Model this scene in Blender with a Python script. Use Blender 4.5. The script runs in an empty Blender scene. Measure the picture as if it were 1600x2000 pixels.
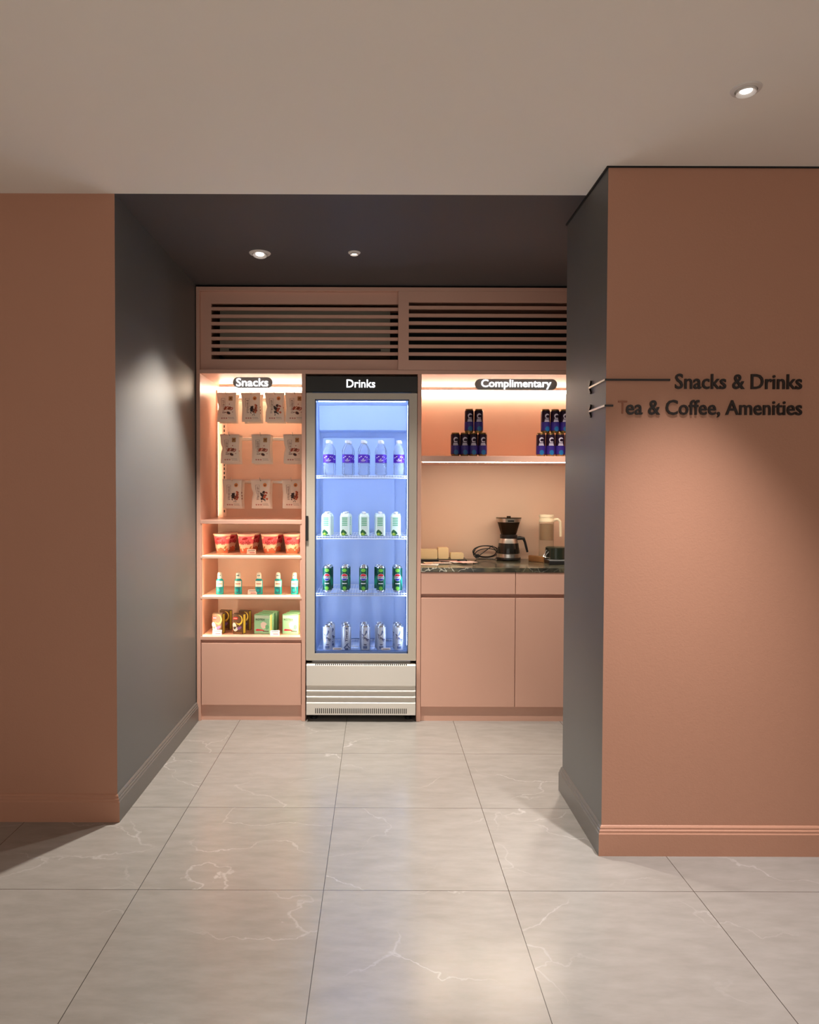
import bpy, bmesh, math, random
from mathutils import Vector, Matrix
random.seed(7)
PI = math.pi
SC = bpy.context.scene
COL = SC.collection

# ------------------------------------------------------------------ camera, world, exposure
FPX, CAMH, PITCH, ROLL = 1392.0, 1.294, math.radians(1.3), math.radians(0.2)
SHX, SHY = 62 / 1600, -11 / 1600
cd = bpy.data.cameras.new('camera')
cd.sensor_fit = 'HORIZONTAL'; cd.sensor_width = 36; cd.lens = 36 * FPX / 1600
cd.shift_x, cd.shift_y = SHX, SHY
cd.clip_start = 0.05
cam = bpy.data.objects.new('camera', cd); COL.objects.link(cam)
CAMR = Matrix.Rotation(PI / 2 - PITCH, 3, 'X') @ Matrix.Rotation(ROLL, 3, 'Z')
cam.matrix_world = Matrix.Translation((0, 0, CAMH)) @ CAMR.to_4x4()
SC.camera = cam
vs = SC.view_settings
vs.view_transform = 'Standard'; vs.look = 'None'; vs.gamma = 1; vs.use_curve_mapping = False
vs.exposure = 0.0
w = bpy.data.worlds.new('world'); SC.world = w; w.use_nodes = True
w.node_tree.nodes['Background'].inputs[0].default_value = (1.0, 0.93, 0.84, 1)
w.node_tree.nodes['Background'].inputs[1].default_value = 1.0

LED_WARM, LED_WARM_E = (1.0, 0.88, 0.69), 30.0
LED_SIDE_E = 95.0
LED_FRIDGE, LED_FRIDGE_E = (0.72, 0.82, 1.0), 26.0
NICHE_SPOT_W, HALL_SPOT_W = 260.0, 205.0


def at(px, py, Y):
    """point of the plane at depth Y seen at photo pixel (px, py) -> (X, Z)"""
    d = CAMR @ Vector((((px - 800) / 1600 + SHX) * 1600 / FPX, ((1000 - py) / 1600 + SHY) * 1600 / FPX, -1))
    t = Y / d.y
    return d.x * t, CAMH + d.z * t


def on(px, py, Z):
    """point of the level Z seen at photo pixel -> (X, Y)"""
    d = CAMR @ Vector((((px - 800) / 1600 + SHX) * 1600 / FPX, ((1000 - py) / 1600 + SHY) * 1600 / FPX, -1))
    t = (Z - CAMH) / d.z
    return d.x * t, d.y * t


# ------------------------------------------------------------------ materials
MATS = {}


def S(r, g, b):
    f = lambda c: (c / 255 / 12.92) if c / 255 <= 0.04045 else ((c / 255 + 0.055) / 1.055) ** 2.4
    return (f(r), f(g), f(b))


def mat(name, col=(.5, .5, .5), rough=.5, metal=0, emit=None, es=0, noise=0.0, nscale=8, bump=0.0, bscale=200, spec=.5, coat=0):
    if name in MATS: return MATS[name]
    m = bpy.data.materials.new(name); m.use_nodes = True
    nt = m.node_tree; b = nt.nodes['Principled BSDF']
    b.inputs['Base Color'].default_value = (*col, 1)
    b.inputs['Roughness'].default_value = rough
    b.inputs['Metallic'].default_value = metal
    b.inputs['Specular IOR Level'].default_value = spec
    b.inputs['Coat Weight'].default_value = coat
    if emit:
        b.inputs['Emission Color'].default_value = (*emit, 1)
        b.inputs['Emission Strength'].default_value = es
    tc = nt.nodes.new('ShaderNodeTexCoord')
    if noise:
        n = nt.nodes.new('ShaderNodeTexNoise'); n.inputs['Scale'].default_value = nscale; n.inputs['Detail'].default_value = 5
        nt.links.new(tc.outputs['Object'], n.inputs['Vector'])
        r = nt.nodes.new('ShaderNodeMix'); r.data_type = 'RGBA'
        r.inputs[6].default_value = (*[c * (1 - noise) for c in col], 1)
        r.inputs[7].default_value = (*[min(1, c * (1 + noise)) for c in col], 1)
        nt.links.new(n.outputs['Fac'], r.inputs[0]); nt.links.new(r.outputs[2], b.inputs['Base Color'])
    if bump:
        n = nt.nodes.new('ShaderNodeTexNoise'); n.inputs['Scale'].default_value = bscale; n.inputs['Detail'].default_value = 3
        nt.links.new(tc.outputs['Object'], n.inputs['Vector'])
        bp = nt.nodes.new('ShaderNodeBump'); bp.inputs['Strength'].default_value = bump; bp.inputs['Distance'].default_value = .002
        nt.links.new(n.outputs['Fac'], bp.inputs['Height']); nt.links.new(bp.outputs[0], b.inputs['Normal'])
    MATS[name] = m
    return m


def glass_mat(name, tint=(.95, .97, 1), refl=.12, rough=.02, body=0.0, bodycol=(1, 1, 1)):
    if name in MATS: return MATS[name]
    m = bpy.data.materials.new(name); m.use_nodes = True
    nt = m.node_tree; nt.nodes.clear()
    o = nt.nodes.new('ShaderNodeOutputMaterial'); t = nt.nodes.new('ShaderNodeBsdfTransparent')
    g = nt.nodes.new('ShaderNodeBsdfGlossy'); lw = nt.nodes.new('ShaderNodeLayerWeight'); mx = nt.nodes.new('ShaderNodeMixShader')
    t.inputs[0].default_value = (*tint, 1); g.inputs['Roughness'].default_value = rough
    lw.inputs['Blend'].default_value = refl
    nt.links.new(lw.outputs['Fresnel'], mx.inputs[0]); nt.links.new(t.outputs[0], mx.inputs[1]); nt.links.new(g.outputs[0], mx.inputs[2])
    out = mx
    if body:
        d = nt.nodes.new('ShaderNodeBsdfDiffuse'); d.inputs[0].default_value = (*bodycol, 1)
        m2 = nt.nodes.new('ShaderNodeMixShader'); m2.inputs[0].default_value = body
        nt.links.new(mx.outputs[0], m2.inputs[1]); nt.links.new(d.outputs[0], m2.inputs[2]); out = m2
    nt.links.new(out.outputs[0], o.inputs[0])
    MATS[name] = m
    return m


def stone_mat(name, base, dark, light, vein, tiled=None, vscale=1.2, vwidth=.02, rough=.3, vamt=.5, cloud=1.5):
    """veined stone; tiled=(x0,y0,size) adds joints and breaks the pattern per tile"""
    m = bpy.data.materials.new(name); m.use_nodes = True
    nt = m.node_tree; N = nt.nodes; L = nt.links; b = N['Principled BSDF']
    tc = N.new('ShaderNodeTexCoord'); vec = tc.outputs['Object']

    def math_(op, a, bb=None, c=None):
        n = N.new('ShaderNodeMath'); n.operation = op
        for i, v in enumerate((a, bb, c)):
            if v is None: continue
            if isinstance(v, (int, float)): n.inputs[i].default_value = v
            else: L.new(v, n.inputs[i])
        return n.outputs[0]
    joint = None
    if tiled:
        x0, y0, s = tiled
        sep = N.new('ShaderNodeSeparateXYZ'); L.new(vec, sep.inputs[0])
        u = math_('DIVIDE', math_('SUBTRACT', sep.outputs[0], x0), s)
        v = math_('DIVIDE', math_('SUBTRACT', sep.outputs[1], y0), s)
        cb = N.new('ShaderNodeCombineXYZ'); L.new(math_('FLOOR', u), cb.inputs[0]); L.new(math_('FLOOR', v), cb.inputs[1])
        wn = N.new('ShaderNodeTexWhiteNoise'); wn.noise_dimensions = '3D'; L.new(cb.outputs[0], wn.inputs['Vector'])
        sc = N.new('ShaderNodeVectorMath'); sc.operation = 'SCALE'; sc.inputs[3].default_value = 9.0
        L.new(wn.outputs['Color'], sc.inputs[0])
        ad = N.new('ShaderNodeVectorMath'); ad.operation = 'ADD'; L.new(vec, ad.inputs[0]); L.new(sc.outputs[0], ad.inputs[1])
        vec = ad.outputs[0]
        fu = math_('FRACT', u); fv = math_('FRACT', v)
        du = math_('MINIMUM', fu, math_('SUBTRACT', 1.0, fu)); dv = math_('MINIMUM', fv, math_('SUBTRACT', 1.0, fv))
        joint = math_('LESS_THAN', math_('MINIMUM', du, dv), 0.0011 / s)
    n1 = N.new('ShaderNodeTexNoise'); n1.inputs['Scale'].default_value = cloud; n1.inputs['Detail'].default_value = 8; n1.inputs['Roughness'].default_value = .62
    mp = N.new('ShaderNodeMapping'); mp.inputs['Rotation'].default_value = (0, 0, .5); mp.inputs['Scale'].default_value = (1, 3.2, 1)
    L.new(vec, mp.inputs[0]); L.new(mp.outputs[0], n1.inputs['Vector'])
    cr = N.new('ShaderNodeValToRGB'); e = cr.color_ramp.elements
    e[0].position = .3; e[0].color = (*dark, 1); e[1].position = .72; e[1].color = (*light, 1)
    k = e.new(.5); k.color = (*base, 1)
    L.new(n1.outputs['Fac'], cr.inputs[0])
    # veins: cell borders of a warped voronoi, broken up by a mask
    nw = N.new('ShaderNodeTexNoise'); nw.inputs['Scale'].default_value = 2.6; nw.inputs['Detail'].default_value = 6
    L.new(vec, nw.inputs['Vector'])
    sb = N.new('ShaderNodeVectorMath'); sb.operation = 'MULTIPLY_ADD'; sb.inputs[1].default_value = (.55, .55, .55)
    L.new(nw.outputs['Color'], sb.inputs[0]); L.new(mp.outputs[0] if not tiled else vec, sb.inputs[2])
    mp2 = N.new('ShaderNodeMapping'); mp2.inputs['Rotation'].default_value = (0, 0, -.6); mp2.inputs['Scale'].default_value = (.75, 1.5, 1)
    L.new(sb.outputs[0], mp2.inputs[0])
    vo = N.new('ShaderNodeTexVoronoi'); vo.feature = 'DISTANCE_TO_EDGE'; vo.inputs['Scale'].default_value = vscale
    L.new(mp2.outputs[0], vo.inputs['Vector'])
    vr = N.new('ShaderNodeMapRange'); vr.inputs[1].default_value = 0; vr.inputs[2].default_value = vwidth; vr.inputs[3].default_value = 1; vr.inputs[4].default_value = 0
    L.new(vo.outputs['Distance'], vr.inputs[0])
    nm = N.new('ShaderNodeTexNoise'); nm.inputs['Scale'].default_value = 2.2; nm.inputs['Detail'].default_value = 3; L.new(vec, nm.inputs['Vector'])
    mr = N.new('ShaderNodeMapRange'); mr.inputs[1].default_value = .47; mr.inputs[2].default_value = .66; L.new(nm.outputs['Fac'], mr.inputs[0])
    vm = math_('MULTIPLY', math_('MULTIPLY', vr.outputs[0], mr.outputs[0]), vamt)
    mx = N.new('ShaderNodeMix'); mx.data_type = 'RGBA'; L.new(vm, mx.inputs[0]); L.new(cr.outputs[0], mx.inputs[6]); mx.inputs[7].default_value = (*vein, 1)
    out = mx.outputs[2]
    if joint is not None:
        mj = N.new('ShaderNodeMix'); mj.data_type = 'RGBA'; L.new(joint, mj.inputs[0]); L.new(out, mj.inputs[6]); mj.inputs[7].default_value = (.045, .04, .035, 1)
        out = mj.outputs[2]
    L.new(out, b.inputs['Base Color'])
    rr = N.new('ShaderNodeMapRange'); rr.inputs[3].default_value = rough - .05; rr.inputs[4].default_value = rough + .07
    L.new(n1.outputs['Fac'], rr.inputs[0]); L.new(rr.outputs[0], b.inputs['Roughness'])
    b.inputs['Specular IOR Level'].default_value = .75
    MATS[name] = m
    return m


PINK = S(184, 135, 111)
m_wall = mat('terracotta_wall_paint', PINK, .55, noise=.03, nscale=1.5, bump=.25, bscale=160)
m_lam = mat('pink_laminate', S(220, 172, 152), .38, noise=.03, nscale=3)
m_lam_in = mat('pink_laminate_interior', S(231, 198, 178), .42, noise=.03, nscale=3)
m_grey = mat('charcoal_wall_paint', (.128, .126, .122), .5, noise=.05, nscale=1.5)
m_greyc = mat('charcoal_ceiling_paint', (.075, .069, .072), .6)
m_white_c = mat('ceiling_paint', S(250, 246, 238), .8, noise=.015, nscale=1.2)
m_greybase = mat('charcoal_baseboard_paint', (.12, .112, .104), .3)
m_floor = stone_mat('porcelain_floor_tiles', (.285, .265, .245), (.258, .240, .220), (.312, .292, .272), (.52, .50, .48), tiled=(-.171, 1.677, .599), vscale=1.7, vwidth=.009, rough=.21, vamt=.55, cloud=7)
m_marble = stone_mat('dark_veined_marble', (.045, .042, .03), (.012, .012, .01), (.20, .165, .09), (.75, .72, .6), vscale=14, vwidth=.045, rough=.12, vamt=1.0, cloud=11)
m_black = mat('black_plastic', (.012, .011, .011), .3)
m_blackmat = mat('matte_black', (.008, .008, .008), .7)
m_steel = mat('brushed_steel', (.62, .60, .57), .28, metal=1)
m_chrome = mat('chrome_wire', (.8, .8, .8), .15, metal=1)
m_doorframe = mat('fridge_door_aluminium', S(196, 186, 172), .35, metal=.1)
m_fwhite = mat('fridge_white_plastic', S(222, 216, 208), .35)
m_liner = mat('fridge_liner', S(196, 216, 251), .4)  # part of the cool blue lighting is put into this colour
m_ledw = mat('warm_led_diffuser', (1, 1, 1), .5, emit=LED_WARM, es=LED_WARM_E)
m_leds = mat('warm_led_diffuser_side', (1, 1, 1), .5, emit=(1, .78, .50), es=LED_SIDE_E)
m_ledf = mat('cool_led_diffuser', (1, 1, 1), .5, emit=LED_FRIDGE, es=LED_FRIDGE_E)
m_letter = mat('lit_sign_letters', (1, 1, 1), .5, emit=(.93, .95, 1), es=2.6)
m_plaque = mat('grey_sign_plaque', S(150, 146, 142), .45)
m_lens = mat('downlight_lens', (1, 1, 1), .5, emit=(1, .95, .9), es=5)
m_trim = mat('white_downlight_trim', S(225, 220, 215), .4)
m_signblack = mat('dark_brown_sign_acrylic', (.012, .006, .005), .35)
m_signgloss = mat('sign_edge_satin', (.55, .5, .44), .35, metal=.6)
m_worn = mat('worn_letter_backing', S(150, 96, 72), .6)
m_price = mat('price_card', S(250, 236, 228), .6)
m_pricered = mat('price_print_red', S(205, 95, 90), .6)
m_ink = mat('dark_print', (.03, .02, .02), .6)
m_glass = glass_mat('clear_glass', (.97, .98, 1), .06)
m_bottle = glass_mat('clear_plastic', (.93, .96, 1), .10, .05, body=.16, bodycol=(.8, .88, 1))

# ------------------------------------------------------------------ mesh tools


class MB:
    def __init__(s): s.v = []; s.f = []; s.mi = []; s.mats = []

    def slot(s, m):
        if m not in s.mats: s.mats.append(m)
        return s.mats.index(m)

    def add(s, verts, faces, m, fn=None):
        o = len(s.v); i = s.slot(m)
        s.v += [tuple(fn(*v)) if fn else tuple(v) for v in verts]
        s.f += [tuple(o + k for k in f) for f in faces]; s.mi += [i] * len(faces)
        return s

    def box(s, x0, x1, y0, y1, z0, z1, m, fn=None):
        v = [(x, y, z) for z in (z0, z1) for y in (y0, y1) for x in (x0, x1)]
        f = [(0, 2, 3, 1), (4, 5, 7, 6), (0, 1, 5, 4), (2, 6, 7, 3), (0, 4, 6, 2), (1, 3, 7, 5)]
        return s.add(v, f, m, fn)

    def rbox(s, x0, x1, y0, y1, z0, z1, r, m, axis='z', n=4):
        """box whose four edges along `axis` are rounded"""
        a0, a1, b0, b1, c0, c1 = {'z': (x0, x1, y0, y1, z0, z1), 'y': (x0, x1, z0, z1, y0, y1), 'x': (y0, y1, z0, z1, x0, x1)}[axis]
        pts = []
        for cx, cy, st in ((a1 - r, b1 - r, 0), (a0 + r, b1 - r, 1), (a0 + r, b0 + r, 2), (a1 - r, b0 + r, 3)):
            for k in range(n + 1):
                t = PI / 2 * (st + k / n); pts.append((cx + r * math.cos(t), cy + r * math.sin(t)))
        return s.prism(pts, c0, c1, m, axis)

    def prism(s, pts, c0, c1, m, axis='z', fn=None):
        n = len(pts)
        pl = {'z': lambda a, b, c: (a, b, c), 'y': lambda a, b, c: (a, c, b), 'x': lambda a, b, c: (c, a, b)}[axis]
        v = [pl(a, b, c0) for a, b in pts] + [pl(a, b, c1) for a, b in pts]
        f = [tuple(range(n))[::-1], tuple(range(n, 2 * n))] + [(i, (i + 1) % n, n + (i + 1) % n, n + i) for i in range(n)]
        return s.add(v, f, m, fn)

    def lathe(s, prof, m, seg=24, cx=0, cy=0, cz=0, mz=None, caps=True):
        """prof [(r, z)]; mz optional list of materials per ring span"""
        rings = []
        for r, z in prof:
            rings.append([(cx + r * math.cos(2 * PI * k / seg), cy + r * math.sin(2 * PI * k / seg), cz + z) for k in range(seg)])
        o = len(s.v)
        for R in rings: s.v += R
        for i in range(len(prof) - 1):
            mm = s.slot(mz[i] if mz else m)
            for k in range(seg):
                a = o + i * seg + k; b = o + i * seg + (k + 1) % seg
                s.f.append((a, b, b + seg, a + seg)); s.mi.append(mm)
        if caps:
            if prof[0][0] > 1e-5: s.f.append(tuple(o + k for k in range(seg))[::-1]); s.mi.append(s.slot(mz[0] if mz else m))
            if prof[-1][0] > 1e-5: s.f.append(tuple(o + (len(prof) - 1) * seg + k for k in range(seg))); s.mi.append(s.slot(mz[-1] if mz else m))
        return s

    def tube(s, pts, r, m, seg=8, closed=False):
        P = [Vector(p) for p in pts]; n = len(P); o = len(s.v); i0 = s.slot(m)
        up = None
        for i, p in enumerate(P):
            if closed: t = P[(i + 1) % n] - P[i - 1]
            else: t = P[min(i + 1, n - 1)] - P[max(i - 1, 0)]
            t.normalize()
            if up is None:
                up = t.orthogonal().normalized()
            up = (up - t * up.dot(t)).normalized(); q = t.cross(up)
            rr = r[i] if isinstance(r, (list, tuple)) else r
            for k in range(seg):
                a = 2 * PI * k / seg; s.v.append(tuple(p + (up * math.cos(a) + q * math.sin(a)) * rr))
        for i in range(n if closed else n - 1):
            for k in range(seg):
                a = o + i * seg + k; b = o + i * seg + (k + 1) % seg
                c = o + ((i + 1) % n) * seg + (k + 1) % seg; d = o + ((i + 1) % n) * seg + k
                s.f.append((a, b, c, d)); s.mi.append(i0)
        if not closed:
            s.f.append(tuple(o + k for k in range(seg))[::-1]); s.f.append(tuple(o + (n - 1) * seg + k for k in range(seg))); s.mi += [i0, i0]
        return s

    def build(s, name, parent=None, loc=(0, 0, 0), smooth=None, bevel=0, seg=2):
        me = bpy.data.meshes.new(name); me.from_pydata(s.v, [], s.f)
        for m in s.mats: me.materials.append(m)
        me.polygons.foreach_set('material_index', s.mi)
        bm = bmesh.new(); bm.from_mesh(me)
        bmesh.ops.recalc_face_normals(bm, faces=bm.faces); bm.to_mesh(me); bm.free()
        if smooth:
            me.polygons.foreach_set('use_smooth', [True] * len(me.polygons))
            try: me.set_sharp_from_angle(angle=math.radians(smooth))
            except Exception: pass
        o = bpy.data.objects.new(name, me); COL.objects.link(o); o.location = loc
        if parent: o.parent = parent
        if bevel:
            b = o.modifiers.new('bevel', 'BEVEL'); b.width = bevel; b.segments = seg; b.limit_method = 'ANGLE'; b.angle_limit = math.radians(50)
            b.harden_normals = False
        return o


TXT = {}


def text2d(s, off=0.0, res=3, shear=0.0):
    """triangulated letters, scaled so that the box is (0..w, 0..1) in unit of total height"""
    k = (s, off, res, shear)
    if k in TXT: return TXT[k]
    cu = bpy.data.curves.new('letters', 'FONT'); cu.body = s; cu.size = 1; cu.offset = off; cu.resolution_u = res; cu.shear = shear
    ob = bpy.data.objects.new('letters', cu); COL.objects.link(ob)
    bpy.context.view_layer.update()
    dg = bpy.context.evaluated_depsgraph_get()
    me = bpy.data.meshes.new_from_object(ob.evaluated_get(dg))
    v = [tuple(p.co) for p in me.vertices]; f = [tuple(p.vertices) for p in me.polygons]
    bpy.data.objects.remove(ob); bpy.data.curves.remove(cu); bpy.data.meshes.remove(me)
    x0 = min(p[0] for p in v); x1 = max(p[0] for p in v); y0 = min(p[1] for p in v); y1 = max(p[1] for p in v)
    TXT[k] = ([((p[0] - x0) / (x1 - x0), (p[1] - y0) / (y1 - y0)) for p in v], f, (x1 - x0) / (y1 - y0))
    return TXT[k]


def conform(mb, uv, F, m, fn, d, step):
    """lay a flat 2D shape on a curved surface: cut it into strips so that it follows the curve"""
    bm = bmesh.new(); vs_ = [bm.verts.new((a, b, 0)) for a, b in uv]
    for f in F:
        try: bm.faces.new([vs_[k] for k in f])
        except ValueError: pass
    bmesh.ops.triangulate(bm, faces=bm.faces[:], ngon_method='EAR_CLIP')
    su, sv = step
    for ax, st in ((0, su), (1, sv)):
        if not st: continue
        lo = min(p[ax] for p in uv); hi = max(p[ax] for p in uv); k = math.ceil(lo / st)
        while k * st < hi:
            co = (k * st, 0, 0) if ax == 0 else (0, k * st, 0); no = (1, 0, 0) if ax == 0 else (0, 1, 0)
            bmesh.ops.bisect_plane(bm, geom=bm.verts[:] + bm.edges[:] + bm.faces[:], plane_co=co, plane_no=no); k += 1
    bm.verts.index_update()
    mb.add([(v.co.x, v.co.y, d) for v in bm.verts], [tuple(v.index for v in f.verts) for f in bm.faces], m, fn)
    bm.free()


def put_text(mb, s, u0, u1, v0, v1, m, fn, off=0.0, depth=0.0, vertical=False, shear=0.0, d=.0006):
    """letters into the rectangle (u0..u1, v0..v1) of a surface fn(u, v, d)"""
    P, F, _ = text2d(s, off, 3, shear)
    if vertical: uv = [(u1 - b * (u1 - u0), v0 + a * (v1 - v0)) for a, b in P]
    else: uv = [(u0 + a * (u1 - u0), v0 + b * (v1 - v0)) for a, b in P]
    if depth <= 0:
        conform(mb, uv, F, m, fn, d, getattr(fn, 'step', (0, 0)))
    else:
        n = len(uv); V = [(a, b, depth) for a, b in uv] + [(a, b, 0) for a, b in uv]
        cnt = {}
        for f in F:
            for i in range(len(f)):
                e = (f[i], f[(i + 1) % len(f)]); cnt[e] = 1
        side = [(a, b, b + n, a + n) for (a, b) in cnt if (b, a) not in cnt]
        mb.add(V, list(F) + side + [tuple(k + n for k in f)[::-1] for f in F], m, fn)


def blob(mb, cu, cv, ru, rv, m, fn, rot=0.0, n=14, d=.0005, wob=0.0, seed=0):
    rnd = random.Random(seed)
    v = []
    for k in range(n):
        a = 2 * PI * k / n; q = 1 + wob * (rnd.random() - .5)
        x, y = ru * q * math.cos(a), rv * q * math.sin(a)
        v.append((cu + x * math.cos(rot) - y * math.sin(rot), cv + x * math.sin(rot) + y * math.cos(rot)))
    conform(mb, v, [tuple(range(n))], m, fn, d, getattr(fn, 'step', (0, 0)))


def rect(mb, u0, u1, v0, v1, m, fn, d=.0003, nu=1, nv=1):
    conform(mb, [(u0, v0), (u1, v0), (u1, v1), (u0, v1)], [(0, 1, 2, 3)], m, fn, d, getattr(fn, 'step', (0, 0)))


def poly(mb, pts, m, fn, d=.0004):
    conform(mb, pts, [tuple(range(len(pts)))], m, fn, d, getattr(fn, 'step', (0, 0)))


def surf(fn, su, sv=0):
    g = lambda u, v, d: fn(u, v, d)
    g.step = (su, sv)
    return g


def flat(y=0.0): return lambda u, v, d: (u, y - d, v)


def cyl(r): return surf(lambda u, v, d: ((r + d) * math.sin(u / r), -(r + d) * math.cos(u / r), v), r * .18)


def tag(o, label=None, cat=None, group=None, kind=None):
    if label: o['label'] = label
    if cat: o['category'] = cat
    if group: o['group'] = group
    if kind: o['kind'] = kind
    return o


def thing(name, label, cat, loc=(0, 0, 0), rz=0, group=None):
    o = bpy.data.objects.new(name, None); COL.objects.link(o); o.empty_display_size = .05
    o.location = loc; o.rotation_euler = (0, 0, rz)
    return tag(o, label, cat, group)


def dup(root, loc, rz=0, label=None, tilt=0):
    r = root.copy(); COL.objects.link(r); r.location = loc; r.rotation_euler = (tilt, 0, rz)
    if label: r['label'] = label
    for ch in list(root.children):
        c = ch.copy(); COL.objects.link(c); c.parent = r
        for g in list(ch.children):
            d = g.copy(); COL.objects.link(d); d.parent = c
    return r


def place(root, used, loc, rz, label):
    """the first placing moves the built thing itself, later ones copy it"""
    if not used[0]:
        used[0] = True; root.location = loc; root.rotation_euler = (0, 0, rz); root['label'] = label
        return root
    return dup(root, loc, rz, label)


def struct(mb, name, **k):
    return tag(mb.build(name, **k), kind='structure')


# ------------------------------------------------------------------ setting
CEIL = 2.425
LX, LY = -1.012, 2.754          # left wall corner
RX, RY, RB = 0.800, 2.510, 3.045  # right pillar: side, front, back
FY = 3.96                       # cabinet fronts
NX = 1.325                      # right end of the niche
HALL_L, HALL_R, HALL_B = -3.6, 3.4, -3.2

struct(MB().box(HALL_L, HALL_R, HALL_B, 4.75, -.1, 0, m_floor), 'floor')
struct(MB().box(HALL_L, HALL_R, HALL_B, LY, CEIL, CEIL + .1, m_white_c), 'ceiling')
struct(MB().box(LX - .1, NX + .1, LY, 4.75, CEIL, CEIL + .1, m_greyc), 'ceiling_alcove')


def wallbox(name, x0, x1, y0, y1, front, other, sides=None):
    """wall block whose faces take their own paint: front = the face toward the hall"""
    mb = MB()
    v = [(x, y, z) for z in (0, CEIL) for y in (y0, y1) for x in (x0, x1)]
    mb.add(v, [(0, 1, 5, 4)], front)
    mb.add(v, [(2, 6, 7, 3), (0, 4, 6, 2), (1, 3, 7, 5), (0, 2, 3, 1), (4, 5, 7, 6)], other)
    return struct(mb, name)


wallbox('wall_left', HALL_L, LX, LY, 4.75, m_wall, m_grey)
wallbox('wall_right', RX, HALL_R, RY, RB, m_wall, m_grey)
struct(MB().box(LX, NX, 4.56, 4.75, 0, CEIL, m_grey), 'wall_back')
struct(MB().box(NX, NX + .1, RB, 4.75, 0, CEIL, m_grey), 'wall_alcove_right')
struct(MB().box(HALL_L - .1, HALL_L, HALL_B, LY, 0, CEIL, m_wall), 'wall_hall_left')
struct(MB().box(HALL_R, HALL_R + .1, HALL_B, RY, 0, CEIL, m_wall), 'wall_hall_right')


def base_prof(out):   # (offset from the wall, z)
    return [(0, 0), (out, 0), (out, .078), (out * .78, .082), (out * .78, .089), (out * .5, .093), (out * .5, .099), (out * .22, .104), (0, .106)]


def skirting(name, m, path):
    """profile swept along a horizontal path [(x, y, nx, ny)], n = mitred outward direction"""
    pr = base_prof(.013); mb = MB(); n = len(pr)
    v = [(x + nx * o, y + ny * o, z) for (x, y, nx, ny) in path for (o, z) in pr]
    f = [(i * n + k, i * n + (k + 1) % n, (i + 1) * n + (k + 1) % n, (i + 1) * n + k) for i in range(len(path) - 1) for k in range(n)]
    f += [tuple(range(n)), tuple((len(path) - 1) * n + k for k in range(n))[::-1]]
    mb.add(v, f, m)
    return struct(mb, name)


skirting('baseboard_left', m_wall, [(HALL_L, LY, 0, -1), (LX, LY, 1, -1)])
skirting('baseboard_alcove_left', m_greybase, [(LX, LY, 1, -1), (LX, FY, 1, 0)])
skirting('baseboard_right', m_wall, [(RX, RY, -1, -1), (HALL_R, RY, 0, -1)])
skirting('baseboard_pillar', m_greybase, [(RX, RY, -1, -1), (RX, RB, -1, 1), (NX, RB, 0, 1)])
# shadow-gap trim along the top of the pillar
struct(MB().box(RX - .006, RX, RY - .005, RB + .006, CEIL - .007, CEIL, m_blackmat).box(RX, HALL_R, RY - .005, RY, CEIL - .005, CEIL, m_blackmat), 'trim_pillar_top')

# ------------------------------------------------------------------ downlights


def downlight(x, y, label, power, r=.042, aim=(0, 0, -1), spread=105, blend=.7, col=(1, .93, .83)):
    t = thing('recessed_downlight', label, 'ceiling light', (x, y, CEIL), group='recessed downlights')
    MB().lathe([(r * .8, .0), (r * .82, -.006), (r * 1.08, -.004), (r * 1.15, 0)], m_trim, 32, caps=False).build('trim_ring', t, smooth=40)
    # a tilted cone hanging a little out of the ceiling
    a = Vector(aim).normalized(); q = Vector((0, 0, -1)).rotation_difference(a)
    h = MB().lathe([(r * .78, .0), (r * .74, -.012), (r * .42, -.004), (r * .40, .0)], m_trim, 28, caps=False).build('reflector', t, smooth=40)
    h.rotation_mode = 'QUATERNION'; h.rotation_quaternion = q
    l = MB().lathe([(.0001, -.008), (r * .42, -.006), (r * .42, -.002)], m_lens, 24, caps=False).build('lens', t, smooth=40)
    l.rotation_mode = 'QUATERNION'; l.rotation_quaternion = q
    sp = bpy.data.lights.new('spot', 'SPOT'); sp.energy = power; sp.spot_size = math.radians(spread); sp.spot_blend = blend
    sp.color = col; sp.shadow_soft_size = .025
    so = bpy.data.objects.new('bulb', sp); COL.objects.link(so); so.parent = t; so.location = (a.x * .02, a.y * .02, -.022)
    so.rotation_mode = 'QUATERNION'; so.rotation_quaternion = q
    return t


downlight(-.568, 3.435, 'recessed white downlight in the dark alcove ceiling, larger and further left one', NICHE_SPOT_W, .045, spread=84, blend=.6, aim=(-.02, -.17, -1))
downlight(-.116, 3.42, 'small recessed downlight in the dark alcove ceiling above the fridge', NICHE_SPOT_W * .22, .026, spread=84)
downlight(.98, 3.42, 'recessed downlight in the dark alcove ceiling hidden behind the pillar', NICHE_SPOT_W * .5, .026, spread=84)
downlight(1.032, 2.03, 'bright recessed downlight in the pale ceiling in front of the right wall', HALL_SPOT_W * 1.5, .036, spread=64, blend=1.0, col=(1, .95, .92))
for hx, hy in ((-.9, -.5), (1.1, -.5), (-2.4, .2)):  # added lamps out of view; floor bounce brightens the hall ceiling
    downlight(hx, hy, 'added unseen downlight over the near hall floor, for fill light', HALL_SPOT_W * .8, .036, spread=100, blend=.9)

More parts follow.
